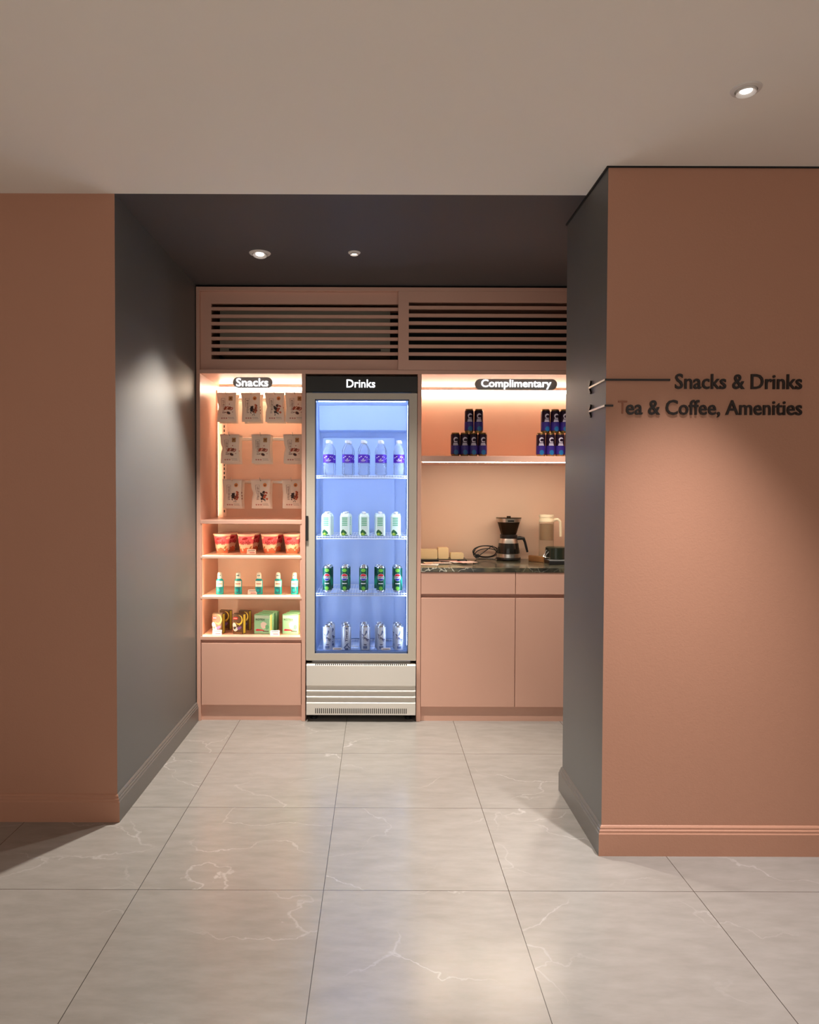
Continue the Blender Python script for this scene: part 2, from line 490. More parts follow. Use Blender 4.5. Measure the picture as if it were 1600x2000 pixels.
# ------------------------------------------------------------------ louvred header
hd = thing('header_cabinet', 'pink wooden header box across the top of the cabinet wall, framing two slatted panels', 'cabinet', (0, FY, 1.937))
MB().box(-1.008, 1.32, 0, .58, .457, .477, m_lam).build('top_rail', hd, bevel=.001)
MB().box(-1.008, 1.32, 0, .54, 0, .022, m_lam).build('bottom_rail', hd, bevel=.001)
MB().box(-1.008, -.99, 0, .54, .022, .457, m_lam).build('side_panel', hd, bevel=.001)
MB().box(1.302, 1.32, 0, .54, .022, .457, m_lam).build('side_panel', hd, bevel=.001)
MB().box(-.99, 1.302, .50, .54, .022, .457, m_blackmat).build('back_panel', hd)


def louver(name, label, x0, x1, y, z0, z1, sx0, sx1, sz0, sz1, n):
    t = thing(name, label, 'louvred panel', (x0, y, z0), group='louvred panels in the header')
    W, Hh = x1 - x0, z1 - z0; a, b, c, d = sx0 - x0, sx1 - x0, sz0 - z0, sz1 - z0; th = .022
    mb = MB()
    mb.box(0, W, 0, th, 0, c, m_lam).box(0, W, 0, th, d, Hh, m_lam).box(0, a, 0, th, c, d, m_lam)
    if W - b > .002: mb.box(b, W, 0, th, c, d, m_lam)
    mb.build('frame', t)
    pitch = (d - c) / (n + .55); mb = MB(); slot = pitch * .55
    for k in range(n - 1 + 1 - 1):
        zz = c + (k + 1) * (d - c - slot) / (n - 1) - (pitch - slot) - .0
        mb.box(a, b, .002, th - .002, zz, zz + (pitch - slot) + .001, m_lam)
    mb.build('slats', t)
    return t


louver('louver_panel', 'left slatted pink panel set back in the header, grey unit seen behind its slats', -.989, .118, FY + .026, 1.960, 2.393, -.930, .1165, 2.020, 2.328, 8)
louver('louver_panel', 'right slatted pink panel of the header, black behind its slats', .110, 1.300, FY + .001, 1.960, 2.393, .168, 1.24, 2.014, 2.333, 8)
ac = thing('air_conditioner', 'grey air conditioner unit behind the slats of the left header panel', 'air conditioner', (-.426, FY + .2, 1.98))
m_ac = mat('grey_unit_casing', S(176, 168, 150), .5)
MB().rbox(-.494, .494, 0, .2, .100, .377, .02, m_ac, 'x').build('casing', ac, smooth=40)
MB().box(-.44, .44, -.006, .0, .12, .132, m_blackmat).build('air_outlet', ac)

# ------------------------------------------------------------------ snack cabinet (left)
BK = 4.40
sn = thing('snack_cabinet', 'pink open shelf cabinet with lit shelves of snacks, left of the fridge', 'cabinet', (0, 0, 0))
MB().box(-1.008, -.987, FY, 4.52, .0, 1.937, m_lam).build('side_panel', sn, bevel=.001)
MB().box(-.423, -.402, FY, 4.52, .0, 1.937, m_lam).build('side_panel', sn, bevel=.001)
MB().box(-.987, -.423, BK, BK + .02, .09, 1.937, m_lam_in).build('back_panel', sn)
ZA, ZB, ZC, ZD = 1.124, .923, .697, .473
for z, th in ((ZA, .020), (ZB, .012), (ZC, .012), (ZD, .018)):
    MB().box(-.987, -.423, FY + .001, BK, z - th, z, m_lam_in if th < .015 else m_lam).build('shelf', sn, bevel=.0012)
MB().box(-.987, -.423, FY + .02, FY + .03, .430, .455, m_lam).build('finger_gap_rail', sn)
MB().box(-.983, -.426, FY + .002, FY + .020, .089, .437, m_lam).build('drawer_front', sn, bevel=.0015)
MB().box(-.987, -.423, FY + .018, FY + .034, .0, .088, m_lam).build('toe_kick', sn)
# fine wall strips the light grazes
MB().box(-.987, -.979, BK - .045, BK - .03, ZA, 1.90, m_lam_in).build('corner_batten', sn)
m_ledv = mat('warm_led_diffuser_corner', (1, 1, 1), .5, emit=(1, .80, .56), es=8)
for xa in (-.984, -.426): MB().box(xa - .003, xa + .003, BK - .026, BK - .018, ZA + .01, 1.88, m_ledv).build('led_strip', sn)
MB().box(-.972, -.438, BK - .028, BK, 1.921, 1.936, m_steel).build('led_channel', sn)
MB().box(-.97, -.44, BK - .026, BK, 1.903, 1.921, m_ledw).build('led_strip', sn)
for z0, z1 in ((ZB, ZA - .02), (ZC, ZB - .012), (ZD, ZC - .012)):
    for xa, sg in ((-.987, 1), (-.423, -1)):
        q = sorted((xa, xa + sg * .009)); MB().box(q[0], q[1], FY + .004, FY + .0105, z0 + .0, z1, m_lam).build('led_lip', sn)
        q = sorted((xa, xa + sg * .007)); MB().box(q[0], q[1], FY + .011, FY + .017, z0 + .008, z1 - .006, m_leds).build('led_strip', sn)

# hook rack
rk = thing('hook_rack', 'slotted steel hanging rack with crossbars and hooks on the back of the snack cabinet', 'display rack', (0, BK, 0))
m_slot = mat('dark_slot', (.05, .03, .02), .6); m_railm = mat('rack_steel', (.62, .55, .48), .3, metal=.85)
for x in (-.945, -.455):
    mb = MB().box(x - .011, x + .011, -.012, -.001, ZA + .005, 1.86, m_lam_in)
    z = ZA + .03
    while z < 1.83:
        mb.box(x - .0035, x + .0035, -.0125, -.0118, z, z + .016, m_slot); z += .026
    mb.build('upright', rk)
ROWS = [(767, 823, [(442.5, 'A'), (490.5, 'B'), (537, 'B'), (581, 'A')]),
        (848, 905, [(449, 'A'), (510, 'A'), (572.5, 'A')]),
        (936, 993, [(454, 'B'), (509.5, 'B'), (570, 'B')])]
YB = 4.165   # hanging plane of the front bags
for py0, py1, cols in ROWS:
    zt = at(500, py0, YB)[1]; zr = zt - .012
    MB().rbox(-.95, -.45, -.034, -.022, zr - .012, zr + .006, .002, m_railm, 'x').build('crossbar', rk, smooth=40)
    for px, kind in cols:
        X = min(at(px, py0, YB)[0], -.484)
        pts = [(X, -.03, zr)] + [(X, -.03 - k * .02, zr + .001 * k * .3) for k in range(1, 12)] + [(X, -.262, zr + .008), (X - .001, -.268, zr + .022)]
        MB().tube(pts, .0022, m_railm, 6).box(X - .012, X + .012, -.05, -.032, zr - .014, zr + .004, m_railm).build('hook', rk, smooth=40)


def bag_fn(W, Hh, bulge, pinch, seed):
    rnd = random.Random(seed); a = [rnd.uniform(-1, 1) for _ in range(8)]

    def fn(u, v, d):      # u -1..1 , v 0..1 ; d offset
        hw = W / 2 * (1 - .05 * math.sin(PI * v) - pinch * math.exp(-((v - .52) / .11) ** 2) * (1 if u < 0 else .25) + .03 * (v > .9))
        env = max(0, math.sin(PI * min(1, max(0, (v - .05) / .9)))) ** .6 * (1 - u * u) ** .6 if abs(u) < 1 else 0
        wr = .0016 * (a[0] * math.sin(7 * u + 9 * v + a[1]) + a[2] * math.sin(13 * v - 5 * u + a[3])) * env
        return (u * hw + a[4] * .004 * (v - .5), -(bulge * env + wr) - d, -Hh * (1 - v))
    return fn


m_bagA = mat('matte_cream_pouch', S(246, 228, 208), .45, noise=.05, nscale=30)
m_bagedge = mat('pouch_print_brown', S(120, 70, 50), .5)
m_almond = mat('almond_print', S(176, 70, 40), .5); m_almond2 = mat('almond_print_light', S(205, 104, 62), .5)
m_nutdark = mat('dark_nut_print', S(52, 28, 22), .5); m_nutbr = mat('brown_nut_print', S(140, 68, 30), .5)
m_gold = mat('gold_square_print', S(178, 128, 70), .45); m_orange = mat('orange_mark_print', S(226, 140, 70), .5)
m_fade = mat('pale_red_print', S(200, 130, 115), .5)
BAGS = {}


def make_bag(kind, seed):
    W, Hh = .112, .170
    fn0 = bag_fn(W, Hh, .012, .16 if seed % 3 == 1 else .03, seed)
    mb = MB(); nu, nv = 14, 18
    g = lambda sgn: (lambda u, v, d: (lambda p: (p[0], p[1] * sgn, p[2]))(fn0(u, v, d)))
    V = [(-1 + 2 * i / nu, j / nv, 0) for j in range(nv + 1) for i in range(nu + 1)]
    Fc = [(j * (nu + 1) + i, j * (nu + 1) + i + 1, (j + 1) * (nu + 1) + i + 1, (j + 1) * (nu + 1) + i) for j in range(nv) for i in range(nu)]
    mb.add(V, Fc, m_bagA, lambda u, v, d: (fn0(u, v, .0006)))
    mb.add(V, [f[::-1] for f in Fc], m_bagA, lambda u, v, d: g(-1)(u, v, .0006))
    fn = surf(lambda u, v, d: fn0(u, v, d + .0012), .12, .06)
    fm_ = surf(lambda a, b, d: fn0(a / .056, b / .17, d + .0012), .007, .01)
    ov = lambda cu, cv, ra, rb2, m, rot=0., d=.0006, wob=0., seed=0: blob(mb, cu * .056, cv * .17, ra, rb2, m, fm_, rot, 12, d, wob, seed)
    rnd = random.Random(seed)
    # vertical title beside an outlined box, a square mark, the nuts, three roundels, small print
    rect(mb, -.56, -.53, .50, .80, m_bagedge, fn, nv=4); rect(mb, -.14, -.12, .50, .80, m_bagedge, fn, nv=4)
    rect(mb, -.56, -.12, .795, .80, m_bagedge, fn, nu=3)
    for k in range(9):
        v = .30 + k * .052; rect(mb, -.46 + .05 * rnd.random(), -.24 + .06 * rnd.random(), v, v + .012 + .012 * rnd.random(), m_bagedge, fn)
    if kind == 'A': rect(mb, .26, .66, .72, .87, m_gold, fn); ov(.46, .80, .0055, .0045, m_bagedge, .5, .0011)
    else: ov(.46, .80, .0115, .0115, m_orange, d=.0009); ov(.46, .79, .005, .004, m_bagedge, .5, .0014)
    if kind == 'A':
        for i, (cu, cv, m) in enumerate(((-.12, .46, m_almond), (.12, .47, m_almond2), (.34, .46, m_nutbr), (.56, .44, m_almond))):
            ov(cu, cv, .0125, .0072, m, 1.0 - .12 * i, .0008 + .0003 * i); ov(cu, cv, .009, .0018, m_bagA if i % 2 else m_nutbr, 1.0 - .12 * i, .0009 + .0003 * i)
        ov(.22, .30, .0125, .0080, m_nutbr, -.4, .001); ov(.24, .30, .009, .0055, m_nutdark, -.4, .0014)
        ov(-.12, .32, .004, .003, m_bagedge, .3); ov(.34, .60, .003, .003, m_almond); ov(.66, .33, .003, .002, m_almond)
    else:
        for i in range(22):
            cu = .02 + .66 * rnd.random(); cv = .32 + .25 * rnd.random()
            if cu < .25 and cv > .5: continue
            ov(cu, cv, .0065 + .003 * rnd.random(), .0045 + .0018 * rnd.random(), (m_nutbr, m_almond, m_nutbr, m_almond2)[i % 4] if cu > .30 else m_nutdark, rnd.random() * 3, .0006 + .0001 * i, .3, i)
        for i in range(9): ov(-.02 + .5 * rnd.random(), .22 + .12 * rnd.random(), .003, .0022, m_nutdark, rnd.random() * 3, .0012)
    for k in range(3): blob(mb, -.5 + .24 * k, .125, .09, .024, m_fade, fn, d=.0006)
    rect(mb, .15, .75, .145, .152, m_ink, fn, nu=3); rect(mb, .2, .8, .105, .112, m_bagedge, fn, nu=3)
    # seals
    for k in range(3): rect(mb, -.97, .97, .965 + k * .01, .968 + k * .01, m_fade, fn, nu=8)
    o = mb.build('snack_bag', smooth=60)
    # hang tab with hole strip above
    return o


side_l = {0: 'top', 1: 'middle', 2: 'bottom'}
ordn = {4: ['leftmost', 'second', 'third', 'rightmost'], 3: ['left', 'centre', 'right']}
seed = 0
for r, (py0, py1, cols) in enumerate(ROWS):
    for i, (px, kind) in enumerate(cols):
        for dpt in range(2):
            seed += 1
            key = (kind, seed % 4)
            first = key not in BAGS
            if first: BAGS[key] = make_bag(kind, seed % 4 + 3 * (kind == 'B'))
            o = BAGS[key] if first else BAGS[key].copy()
            if not first: COL.objects.link(o)
            Y = YB + dpt * .062
            X, z = at(px, py0, YB); X = min(X, -.484)
            o.location = (X + (.004 if dpt else 0), Y, z + (-.004 if dpt else 0))
            o.rotation_euler = (random.uniform(-.03, .03), random.uniform(-.02, .02), random.uniform(-.08, .08))
            art = 'reddish almond print' if kind == 'A' else 'dark mixed nut print'
            if dpt == 0: lab = f'cream snack bag with {art}, {ordn[len(cols)][i]} front bag of the {side_l[r]} hook row'
            else: lab = f'cream snack bag behind the {ordn[len(cols)][i]} front bag of the {side_l[r]} hook row'
            tag(o, lab, 'snack bag', 'nut snack bags hanging on hooks')

# noodle cups
m_cupw = mat('cup_cream', S(255, 226, 196), .4); m_cupp = mat('cup_pink', S(236, 110, 124), .4); m_cupr = mat('cup_orange_red', S(238, 132, 96), .4)
m_cupt = mat('cup_red_letters', S(176, 30, 40), .4); m_lid = mat('cup_lid_foil', S(246, 208, 200), .35)
nc = thing('noodle_cup', '', 'noodle cup', group='instant noodle cups')
rb, rt, hh = .034, .050, .112
rz_ = lambda z: rb + (rt - rb) * z / hh
fnc = surf(lambda u, v, d: ((rz_(v) + d) * math.sin(u / rz_(v)), -(rz_(v) + d) * math.cos(u / rz_(v)), v), .007)
mb = MB().lathe([(rb - .002, 0), (rb, .002), (rz_(.028), .028), (rz_(.056), .056), (rz_(.1), .1), (rt, .106), (rt + .003, .108), (rt + .003, hh)], m_cupw, 32, mz=[m_cupw, m_cupr, m_cupw, m_cupp, m_cupw, m_cupw, m_cupw])
for k in range(5): blob(mb, -.12 + .06 * k, .086 + .004 * (k % 2), .018, .007, m_cupw if k % 2 else m_cupt, fnc, .2, d=.0004)
put_text(mb, 'H\u1ea3o H\u1ea3o', -.034, .034, .050, .080, m_cupt, fnc, off=.02, shear=.2)
put_text(mb, 'H\u1ea3o H\u1ea3o', .062, .126, .050, .080, m_cupt, fnc, off=.02, shear=.2)
for k in range(12): blob(mb, -.14 + .025 * k, .028 + .008 * math.sin(k * 2.1), .010, .005, (m_cupr, m_gold, m_cupw)[k % 3], fnc, k, d=.0005)
for cu in (.030, .058): blob(mb, cu, .020, .007, .007, m_ink, fnc, d=.0006); blob(mb, cu, .021, .0055, .0055, m_cupw, fnc, d=.0009)
mb.build('cup', nc, smooth=40)
MB().lathe([(rt + .003, hh), (rt + .0035, hh + .001), (rt - .002, hh + .0018), (.0001, hh + .0015)], m_lid, 32, caps=False).build('lid', nc, smooth=40)
used = [False]
names4 = ['leftmost', 'second from left', 'third from left', 'rightmost']
cy = on(480, 1081, ZB)[1] + .034
for i, px in enumerate((434.5, 481, 527, 570.5)):
    X = at(px, 1060, cy)[0]
    place(nc, used, (X, cy, ZB), .25 * ((i * 7) % 3 - 1), f'pink and cream noodle cup, {names4[i]} in the front row')
    place(nc, used, (X + .013, cy + .125, ZB), .6, f'pink noodle cup standing behind the {names4[i]} front noodle cup')

# mouthwash bottles
m_teal = mat('teal_liquid_plastic', S(20, 178, 180), .15, coat=.3); m_tealD = mat('teal_dark_print', S(0, 110, 125), .4)
m_lblw = mat('white_label', S(250, 248, 236), .45); m_clearcap = mat('clear_frosted_cap', S(235, 240, 230), .25)
bt = thing('mouthwash_bottle', '', 'mouthwash', group='teal mouthwash bottles on the third shelf')


def oval_rings(mb, prof, m, seg=24, mz=None):
    o = len(mb.v)
    for (a, b, z) in prof: mb.v += [(a * math.cos(2 * PI * k / seg), b * math.sin(2 * PI * k / seg), z) for k in range(seg)]
    for i in range(len(prof) - 1):
        mm = mb.slot(mz[i] if mz else m)
        for k in range(seg):
            p = o + i * seg + k; q = o + i * seg + (k + 1) % seg; mb.f.append((p, q, q + seg, p + seg)); mb.mi.append(mm)
    mb.f.append(tuple(o + k for k in range(seg))[::-1]); mb.mi.append(mb.slot(m))
    mb.f.append(tuple(o + (len(prof) - 1) * seg + k for k in range(seg))); mb.mi.append(mb.slot(m))
    return mb


oval_rings(MB(), [(.0205, .013, 0), (.0215, .014, .004), (.0215, .014, .076), (.020, .013, .082), (.012, .009, .089), (.009, .009, .094)], m_teal).build('bottle', bt, smooth=50)
fo = surf(lambda u, v, d: (.0218 * math.sin(u / .0218) * 1.0, -(.0143 + d) * math.cos(u / .0218), v), .004)
mb = MB(); rect(mb, -.022, .022, .044, .077, m_lblw, fo, nu=8); rect(mb, -.016, .016, .058, .0635, m_fade, fo, d=.0009, nu=6)
rect(mb, -.022, .022, .077, .080, m_tealD, fo, d=.0006, nu=8); rect(mb, -.016, .014, .008, .042, m_tealD, fo, d=.0005, nu=6); blob(mb, -.004, .024, .008, .009, m_teal, fo, d=.0012)
mb.build('label', bt)
mb = MB().lathe([(.0125, .090), (.0135, .094), (.0130, .112), (.0115, .121), (.006, .125), (.0001, .1255)], m_clearcap, 20, caps=False)
for k in (-1, 0, 1): blob(mb, k * .006, .108, .0022, .004, m_tealD, cyl(.0135), d=.0004)
mb.build('cap', bt, smooth=50)
used = [False]
n5 = ['leftmost', 'second from left', 'middle', 'fourth from left', 'rightmost']
for i, px in enumerate((429.5, 465.5, 506, 543.5, 575.5)):
    yy = on(px, 1161, ZC)[1] + .013
    place(bt, used, (at(px, 1140, yy)[0], yy, ZC), .03 * (i - 2), f'small teal mouthwash bottle with white label, {n5[i]} of five on the shelf')

# sanitary packs
m_pkd = mat('dark_brown_pack', S(92, 66, 42), .4); m_pky = mat('yellow_pack_side', S(248, 226, 90), .4); m_pkn = mat('navy_pack_edge', S(60, 66, 110), .4)
m_pkw = mat('white_print', S(244, 240, 236), .45); m_pkr = mat('red_oval_print', S(210, 30, 40), .4); m_pkv = mat('violet_print', S(120, 90, 165), .45)


def pack_body(w_, d_, h_, m_front, m_side, m_top, m_edge):
    mb = MB(); r = .004
    mb.rbox(-w_ / 2, w_ / 2, 0, d_, 0, h_, r, m_front, 'z')
    rect(mb, -w_ / 2 + .004, w_ / 2 - .004, .002, h_ - .003, m_front, flat(0), d=.0006)
    right = lambda u, v, d: (w_ / 2 + d, u, v)
    rect(mb, .005, d_ - .006, .002, h_ - .002, m_side, right, d=.0006)
    rect(mb, d_ - .008, d_ - .003, .002, h_ - .002, m_edge, right, d=.0009)
    return mb


np_ = thing('night_pad_pack', '', 'sanitary pad pack', group='dark and yellow sanitary pad packs on the bottom shelf')
W_, D_, H_ = .064, .040, .112
mb = pack_body(W_, D_, H_, m_pkd, m_pky, m_pkd, m_pkn); F0 = flat(0)
blob(mb, -.014, .088, .016, .008, m_pkr, F0, .1, d=.0012); rect(mb, -.024, -.004, .0865, .0895, m_pkw, F0, d=.0017)
blob(mb, .008, .080, .024, .028, m_pky, F0, d=.0010, n=20); blob(mb, .003, .083, .021, .024, m_pkd, F0, d=.0011, n=20)   # crescent
blob(mb, -.020, .045, .011, .020, m_pkw, F0, .2, d=.0012, wob=.2); blob(mb, -.014, .028, .014, .014, m_pkw, F0, d=.0012, wob=.2)
blob(mb, .010, .034, .014, .008, m_pkv, F0, .5, d=.0013, wob=.3); rect(mb, -.026, .028, .004, .008, m_gold, F0, d=.001)
for k in range(5): blob(mb, .012 + .008 * math.sin(k * 2), .05 + .008 * k, .0022, .0022, m_pky, F0, d=.001)
mb.build('pack', np_, smooth=30)
sl = MB().box(-W_ / 2 + .003, W_ / 2 - .003, .012, .016, H_ - .001, H_ + .004, m_pkd).build('sealed_flap', np_)
used = [False]
for nm, px, py, back in (('left', 424, 1237, 0), ('left', 424, 1237, 1), ('right', 464.5, 1238, 0), ('right', 464.5, 1238, 1)):
    yy = on(px, py, ZD)[1]; X = at(px, py, yy)[0]
    if back: yy += .11; X += .018 if nm == 'left' else .012
    lab = f'dark brown pad pack with yellow crescent and yellow side, {nm} one in front' if not back else f'dark brown pad pack standing behind the {nm} front pack'
    place(np_, used, (X, yy, ZD), math.radians(-16), lab)

m_pkg = mat('mint_green_pack', S(160, 226, 188), .4); m_pkg2 = mat('green_pack_side', S(110, 200, 150), .4); m_pkp = mat('pink_red_print', S(226, 50, 80), .45); m_pky2 = mat('pale_yellow_side', S(246, 226, 140), .4)
gp = []
for side in (m_pky2, m_pkg2):
    g = thing('mint_pad_pack', '', 'sanitary pad pack', group='mint green sanitary pad packs on the bottom shelf')
    mb = pack_body(.094, .042, .108, m_pkg, side, m_pkg, m_tealD if side is m_pkg2 else m_pkg2)
    rect(mb, -.043, .043, .088, .1045, mat('pale_mint_print', S(206, 240, 220), .4), F0, d=.0008)
    put_text(mb, 'KOTEX', -.036, .018, .076, .087, m_ink, F0, off=.015, d=.0016); rect(mb, -.036, .018, .072, .0725, m_pkg2, F0, d=.0012)
    poly(mb, [(-.040, .020), (-.028, .028), (.005, .024), (.016, .018), (-.005, .018), (-.03, .016)], m_pkp, F0, d=.001)
    rect(mb, .006, .040, .014, .018, m_ink, F0, d=.0013)
    blob(mb, .01, .05, .018, .02, m_pkw, F0, d=.0009, wob=.3); blob(mb, .03, .04, .01, .014, m_pkg2, F0, d=.0010, wob=.3)
    mb.build('pack', g, smooth=30)
    MB().prism([(-.045, .1075), (.045, .1075), (.041, .112), (-.041, .112)], .014, .026, m_pkg, 'y').build('sealed_flap', g)
    gp.append((g, [False]))
for nm, px in (('left', 512.5), ('right', 567.5)):
    yy = on(px, 1238, ZD)[1]; X = at(px, 1238, yy)[0]; a = math.radians(-9)
    for k in range(3):
        g, u_ = gp[0] if k == 0 else gp[1]
        lab = (f'mint green pad pack with dark and pink print, front one of the {nm} stack', f'mint green pad pack in the middle of the {nm} stack of three', f'mint green pad pack at the rear of the {nm} stack of three')[k]
        o = place(g, u_, (X - .002 + k * .012, yy + k * .052, ZD), a, lab)

# price cards
pc = thing('price_card', '', 'price card', group='small price cards on shelf edges')
mb = MB().prism([(0, 0), (.0008, 0), (.0128, .027), (.012, .027)], -.026, .026, m_price, 'x')
fp = lambda u, v, d: (u, v * .44 - d, v)
rect(mb, -.020, .020, .019, .0215, m_ink, fp, d=.0006); rect(mb, -.020, .014, .013, .0145, m_fade, fp, d=.0006); rect(mb, -.010, .020, .006, .0095, m_pricered, fp, d=.0006)
mb.build('card', pc); MB().box(-.026, .026, .0, .014, 0, .0008, m_price).build('card_foot', pc)
used = [False]
for px, py, z, lab in ((491, 1082, ZB, 'white price card in front of the second noodle cup'), (493, 1161, ZC, 'white price card beside the middle mouthwash bottle'),
                       (424, 1240, ZD, 'white price card in front of the left dark pad pack'), (537, 1241, ZD, 'pinkish price card between the two mint pad stacks')):
    X, Y = on(px, py, z); place(pc, used, (X, Y - .004, z), 0, lab)

# ------------------------------------------------------------------ fridge
fx0, fx1 = -.398, .216
fr = thing('display_fridge', 'tall glass door drinks fridge with black header and white base grille', 'fridge', (0, FY, 0))
IX0, IX1, ID, IZ0, IZ1 = -.356, .174, .47, .352, 1.80
MB().box(fx0, fx0 + .03, .045, .56, .04, 1.92, m_fwhite).box(fx1 - .03, fx1, .045, .56, .04, 1.92, m_fwhite).box(fx0, fx1, .045, .56, 1.84, 1.92, m_fwhite).box(fx0, fx1, .54, .56, .04, 1.92, m_fwhite).box(fx0, fx1, .045, .54, .04, .33, m_fwhite).build('cabinet_shell', fr)
mb = MB()
mb.box(fx0 + .03, IX0, .05, ID, IZ0, IZ1, m_liner).box(IX1, fx1 - .03, .05, ID, IZ0, IZ1, m_liner)
mb.box(fx0 + .03, fx1 - .03, .05, ID, .33, IZ0, m_liner).box(fx0 + .03, fx1 - .03, .05, ID, IZ1, 1.84, m_liner).box(fx0 + .03, fx1 - .03, ID, .54, .33, 1.84, m_liner)
mb.build('inner_liner', fr)
MB().box(IX0 + .014, .105, ID - .02, ID, IZ0 + .02, 1.62, m_liner).build('rear_duct_panel', fr, bevel=.003)
MB().prism([(.30, 1.80), (.36, 1.655), (ID, 1.65), (ID, 1.80)], IX0, IX1, m_liner, 'x').build('evaporator_cover', fr, bevel=.004)
hp = MB().box(fx0 - .002, fx1 + .002, .0, .05, 1.838, 1.925, mat('black_header_gloss', (.005, .0045, .0045), .22)).build('header_panel', fr, bevel=.002)
mb = MB(); u0, z0 = at(677, 757, FY); u1, z1 = at(733, 741.5, FY)
put_text(mb, 'Drinks', u0, u1, z0, z1, m_letter, flat(.0), off=.010, depth=.004); mb.build('lit_lettering', hp)
dr = MB()
DZ0, DZ1, GX0, GX1, GZ0, GZ1 = .343, 1.831, -.350, .172, .381, 1.797
for q in ((fx0, GX0, DZ0, DZ1), (GX1, fx1, DZ0, DZ1), (GX0, GX1, GZ1, DZ1), (GX0, GX1, DZ0, GZ0)):
    dr.box(q[0], q[1], .0, .04, q[2], q[3], m_doorframe)
dr = dr.build('door', fr, bevel=.0)
gk = MB(); t_ = .006
for q in ((GX0, GX0 + t_, GZ0, GZ1), (GX1 - t_, GX1, GZ0, GZ1), (GX0, GX1, GZ1 - t_, GZ1), (GX0, GX1, GZ0, GZ0 + .012)):
    gk.box(q[0], q[1], .006, .036, q[2], q[3], mat('blue_grey_seal', S(70, 92, 140), .4))
gk.build('glass_seal', dr)
MB().box(GX0 + t_, GX1 - t_, .012, .016, GZ0 + .012, GZ1 - t_, m_glass).build('glass_pane', dr)
MB().rbox(fx0 - .003, fx0 + .012, -.012, .002, 1.012, 1.150, .003, m_black, 'z').build('door_handle', dr, smooth=40)
for x in (IX0 + .004, IX1 - .004):
    MB().box(x - .004, x + .004, .046, .056, .42, 1.77, m_ledf).build('led_strip', fr)
MB().box(IX0 + .02, IX1 - .02, .06, .075, IZ1 - .008, IZ1, m_ledf).build('led_strip', fr)
# grille
g = MB(); gx0, gx1, gz0, gz1 = fx0 + .004, fx1 - .002, .041, .323
steps = [(gz1, -.012), (gz1 - .006, -.018), (.205, -.018)]
pr = [(.03, gz1), (-.008, gz1), (-.016, gz1 - .006), (-.016, .206)]
z = .206
for k in range(3):
    pr += [(-.006, z - .008), (-.007, z - .026), (-.016, z - .032)]; z -= .034
pr += [(-.016, gz0), (.0, gz0), (.03, gz0)]
g.prism(pr, gx0, gx1, m_fwhite, 'x')
n = 47
for k in range(n):
    x = gx0 + .052 + k * (gx1 - gx0 - .104) / (n - 1)
    g.box(x - .0022, x + .0022, -.0168, -.010, .050, .078, m_blackmat)
    if k % 1 == 0: g.box(x - .003, x + .003, -.014, .0, gz1 - .006, gz1 + .0008, m_blackmat)
g.build('base_grille', fr)
for x in (fx0 + .04, fx1 - .04):
    for y in (.06, .5): MB().lathe([(.02, 0), (.02, .012), (.008, .014), (.008, .04)], m_black, 16, x, y, 0).build('foot', fr, smooth=40)
# wire shelves
ZW = [1.380, 1.036, .714, .372]
m_wire = mat('white_coated_wire', S(226, 234, 250), .3)
for z in ZW:
    mb = MB(); y0, y1 = .07, ID - .03
    for y, r in ((y0, .003), (y0, .003), (y1, .003), ((y0 + y1) / 2, .0025)): mb.tube([(IX0 + .006, y, z - .006), (IX1 - .006, y, z - .006)], r, m_wire, 6)
    mb.tube([(IX0 + .006, y0 - .003, z - .018), (IX1 - .006, y0 - .003, z - .018)], .003, m_wire, 6)
    k = IX0 + .012
    while k < IX1 - .008:
        mb.tube([(k, y1, z - .002), (k, y0, z - .002), (k, y0 - .004, z - .006), (k, y0 - .004, z - .02)], .0012, m_wire, 4); k += .0155
    mb.build('wire_shelf', fr, smooth=50)


def can_body(mb, r, h, m_body, m_metal):
    mb.lathe([(r * .78, 0), (r * .84, .002), (r, .011), (r, h - .014), (r * .95, h - .009), (r * .84, h - .003), (r * .86, h - .001), (r * .84, h), (r * .80, h - .003), (.0001, h - .003)], m_body, 28, caps=True,
             mz=[m_metal, m_metal, m_body, m_body, m_metal, m_metal, m_metal, m_metal, m_metal])


m_alu = mat('can_aluminium', (.72, .72, .74), .25, metal=1)


def can_thing(name, r, h, m_body, art, group, cat='drink can', top=None):
    t = thing(name, '', cat, group=group)
    mb = MB(); can_body(mb, r, h, m_body, top or m_alu); art(mb, cyl(r)); mb.build('can', t, smooth=40)
    MB().box(-.004, .004, -.012, .006, h - .003, h - .0016, m_alu).build('pull_tab', t)
    return t


# lime cola cans
m_lime = mat('dark_green_can', S(12, 84, 66), .3, metal=.3); m_limel = mat('lime_print', S(120, 200, 70), .35); m_red = mat('can_red', S(214, 32, 50), .35)
m_blue = mat('can_blue', S(52, 60, 176), .35); m_cwhite = mat('can_white', S(244, 246, 250), .35)


def art_cola(mb, fn):
    R = .0205; cz = .085
    half = lambda a0, a1, r, n=14: [(r * math.cos(a0 + (a1 - a0) * k / n), cz + r * math.sin(a0 + (a1 - a0) * k / n)) for k in range(n + 1)]
    poly(mb, half(0, 2 * PI, R, 28)[:-1], m_cwhite, fn, .0005)
    poly(mb, half(.34, PI - .34, R * .93), m_red, fn, .0009); poly(mb, half(PI + .38, 2 * PI - .38, R * .93), m_blue, fn, .0009)
    put_text(mb, 'PEPSI', -.0185, .0185, cz - .0042, cz + .0046, m_ink, fn, off=.03, d=.0009)
    rect(mb, -.013, .013, .047, .052, m_cwhite, fn, d=.0006, nu=4)
    blob(mb, 0, .124, .013, .010, m_limel, fn, d=.0006); blob(mb, 0, .022, .010, .012, m_limel, fn, .3, d=.0006, wob=.4)
    for k in (-1, 1): blob(mb, .030 * k, .06, .007, .03, mat('teal_green_can', S(40, 160, 130), .35), fn, .2 * k, d=.0005)


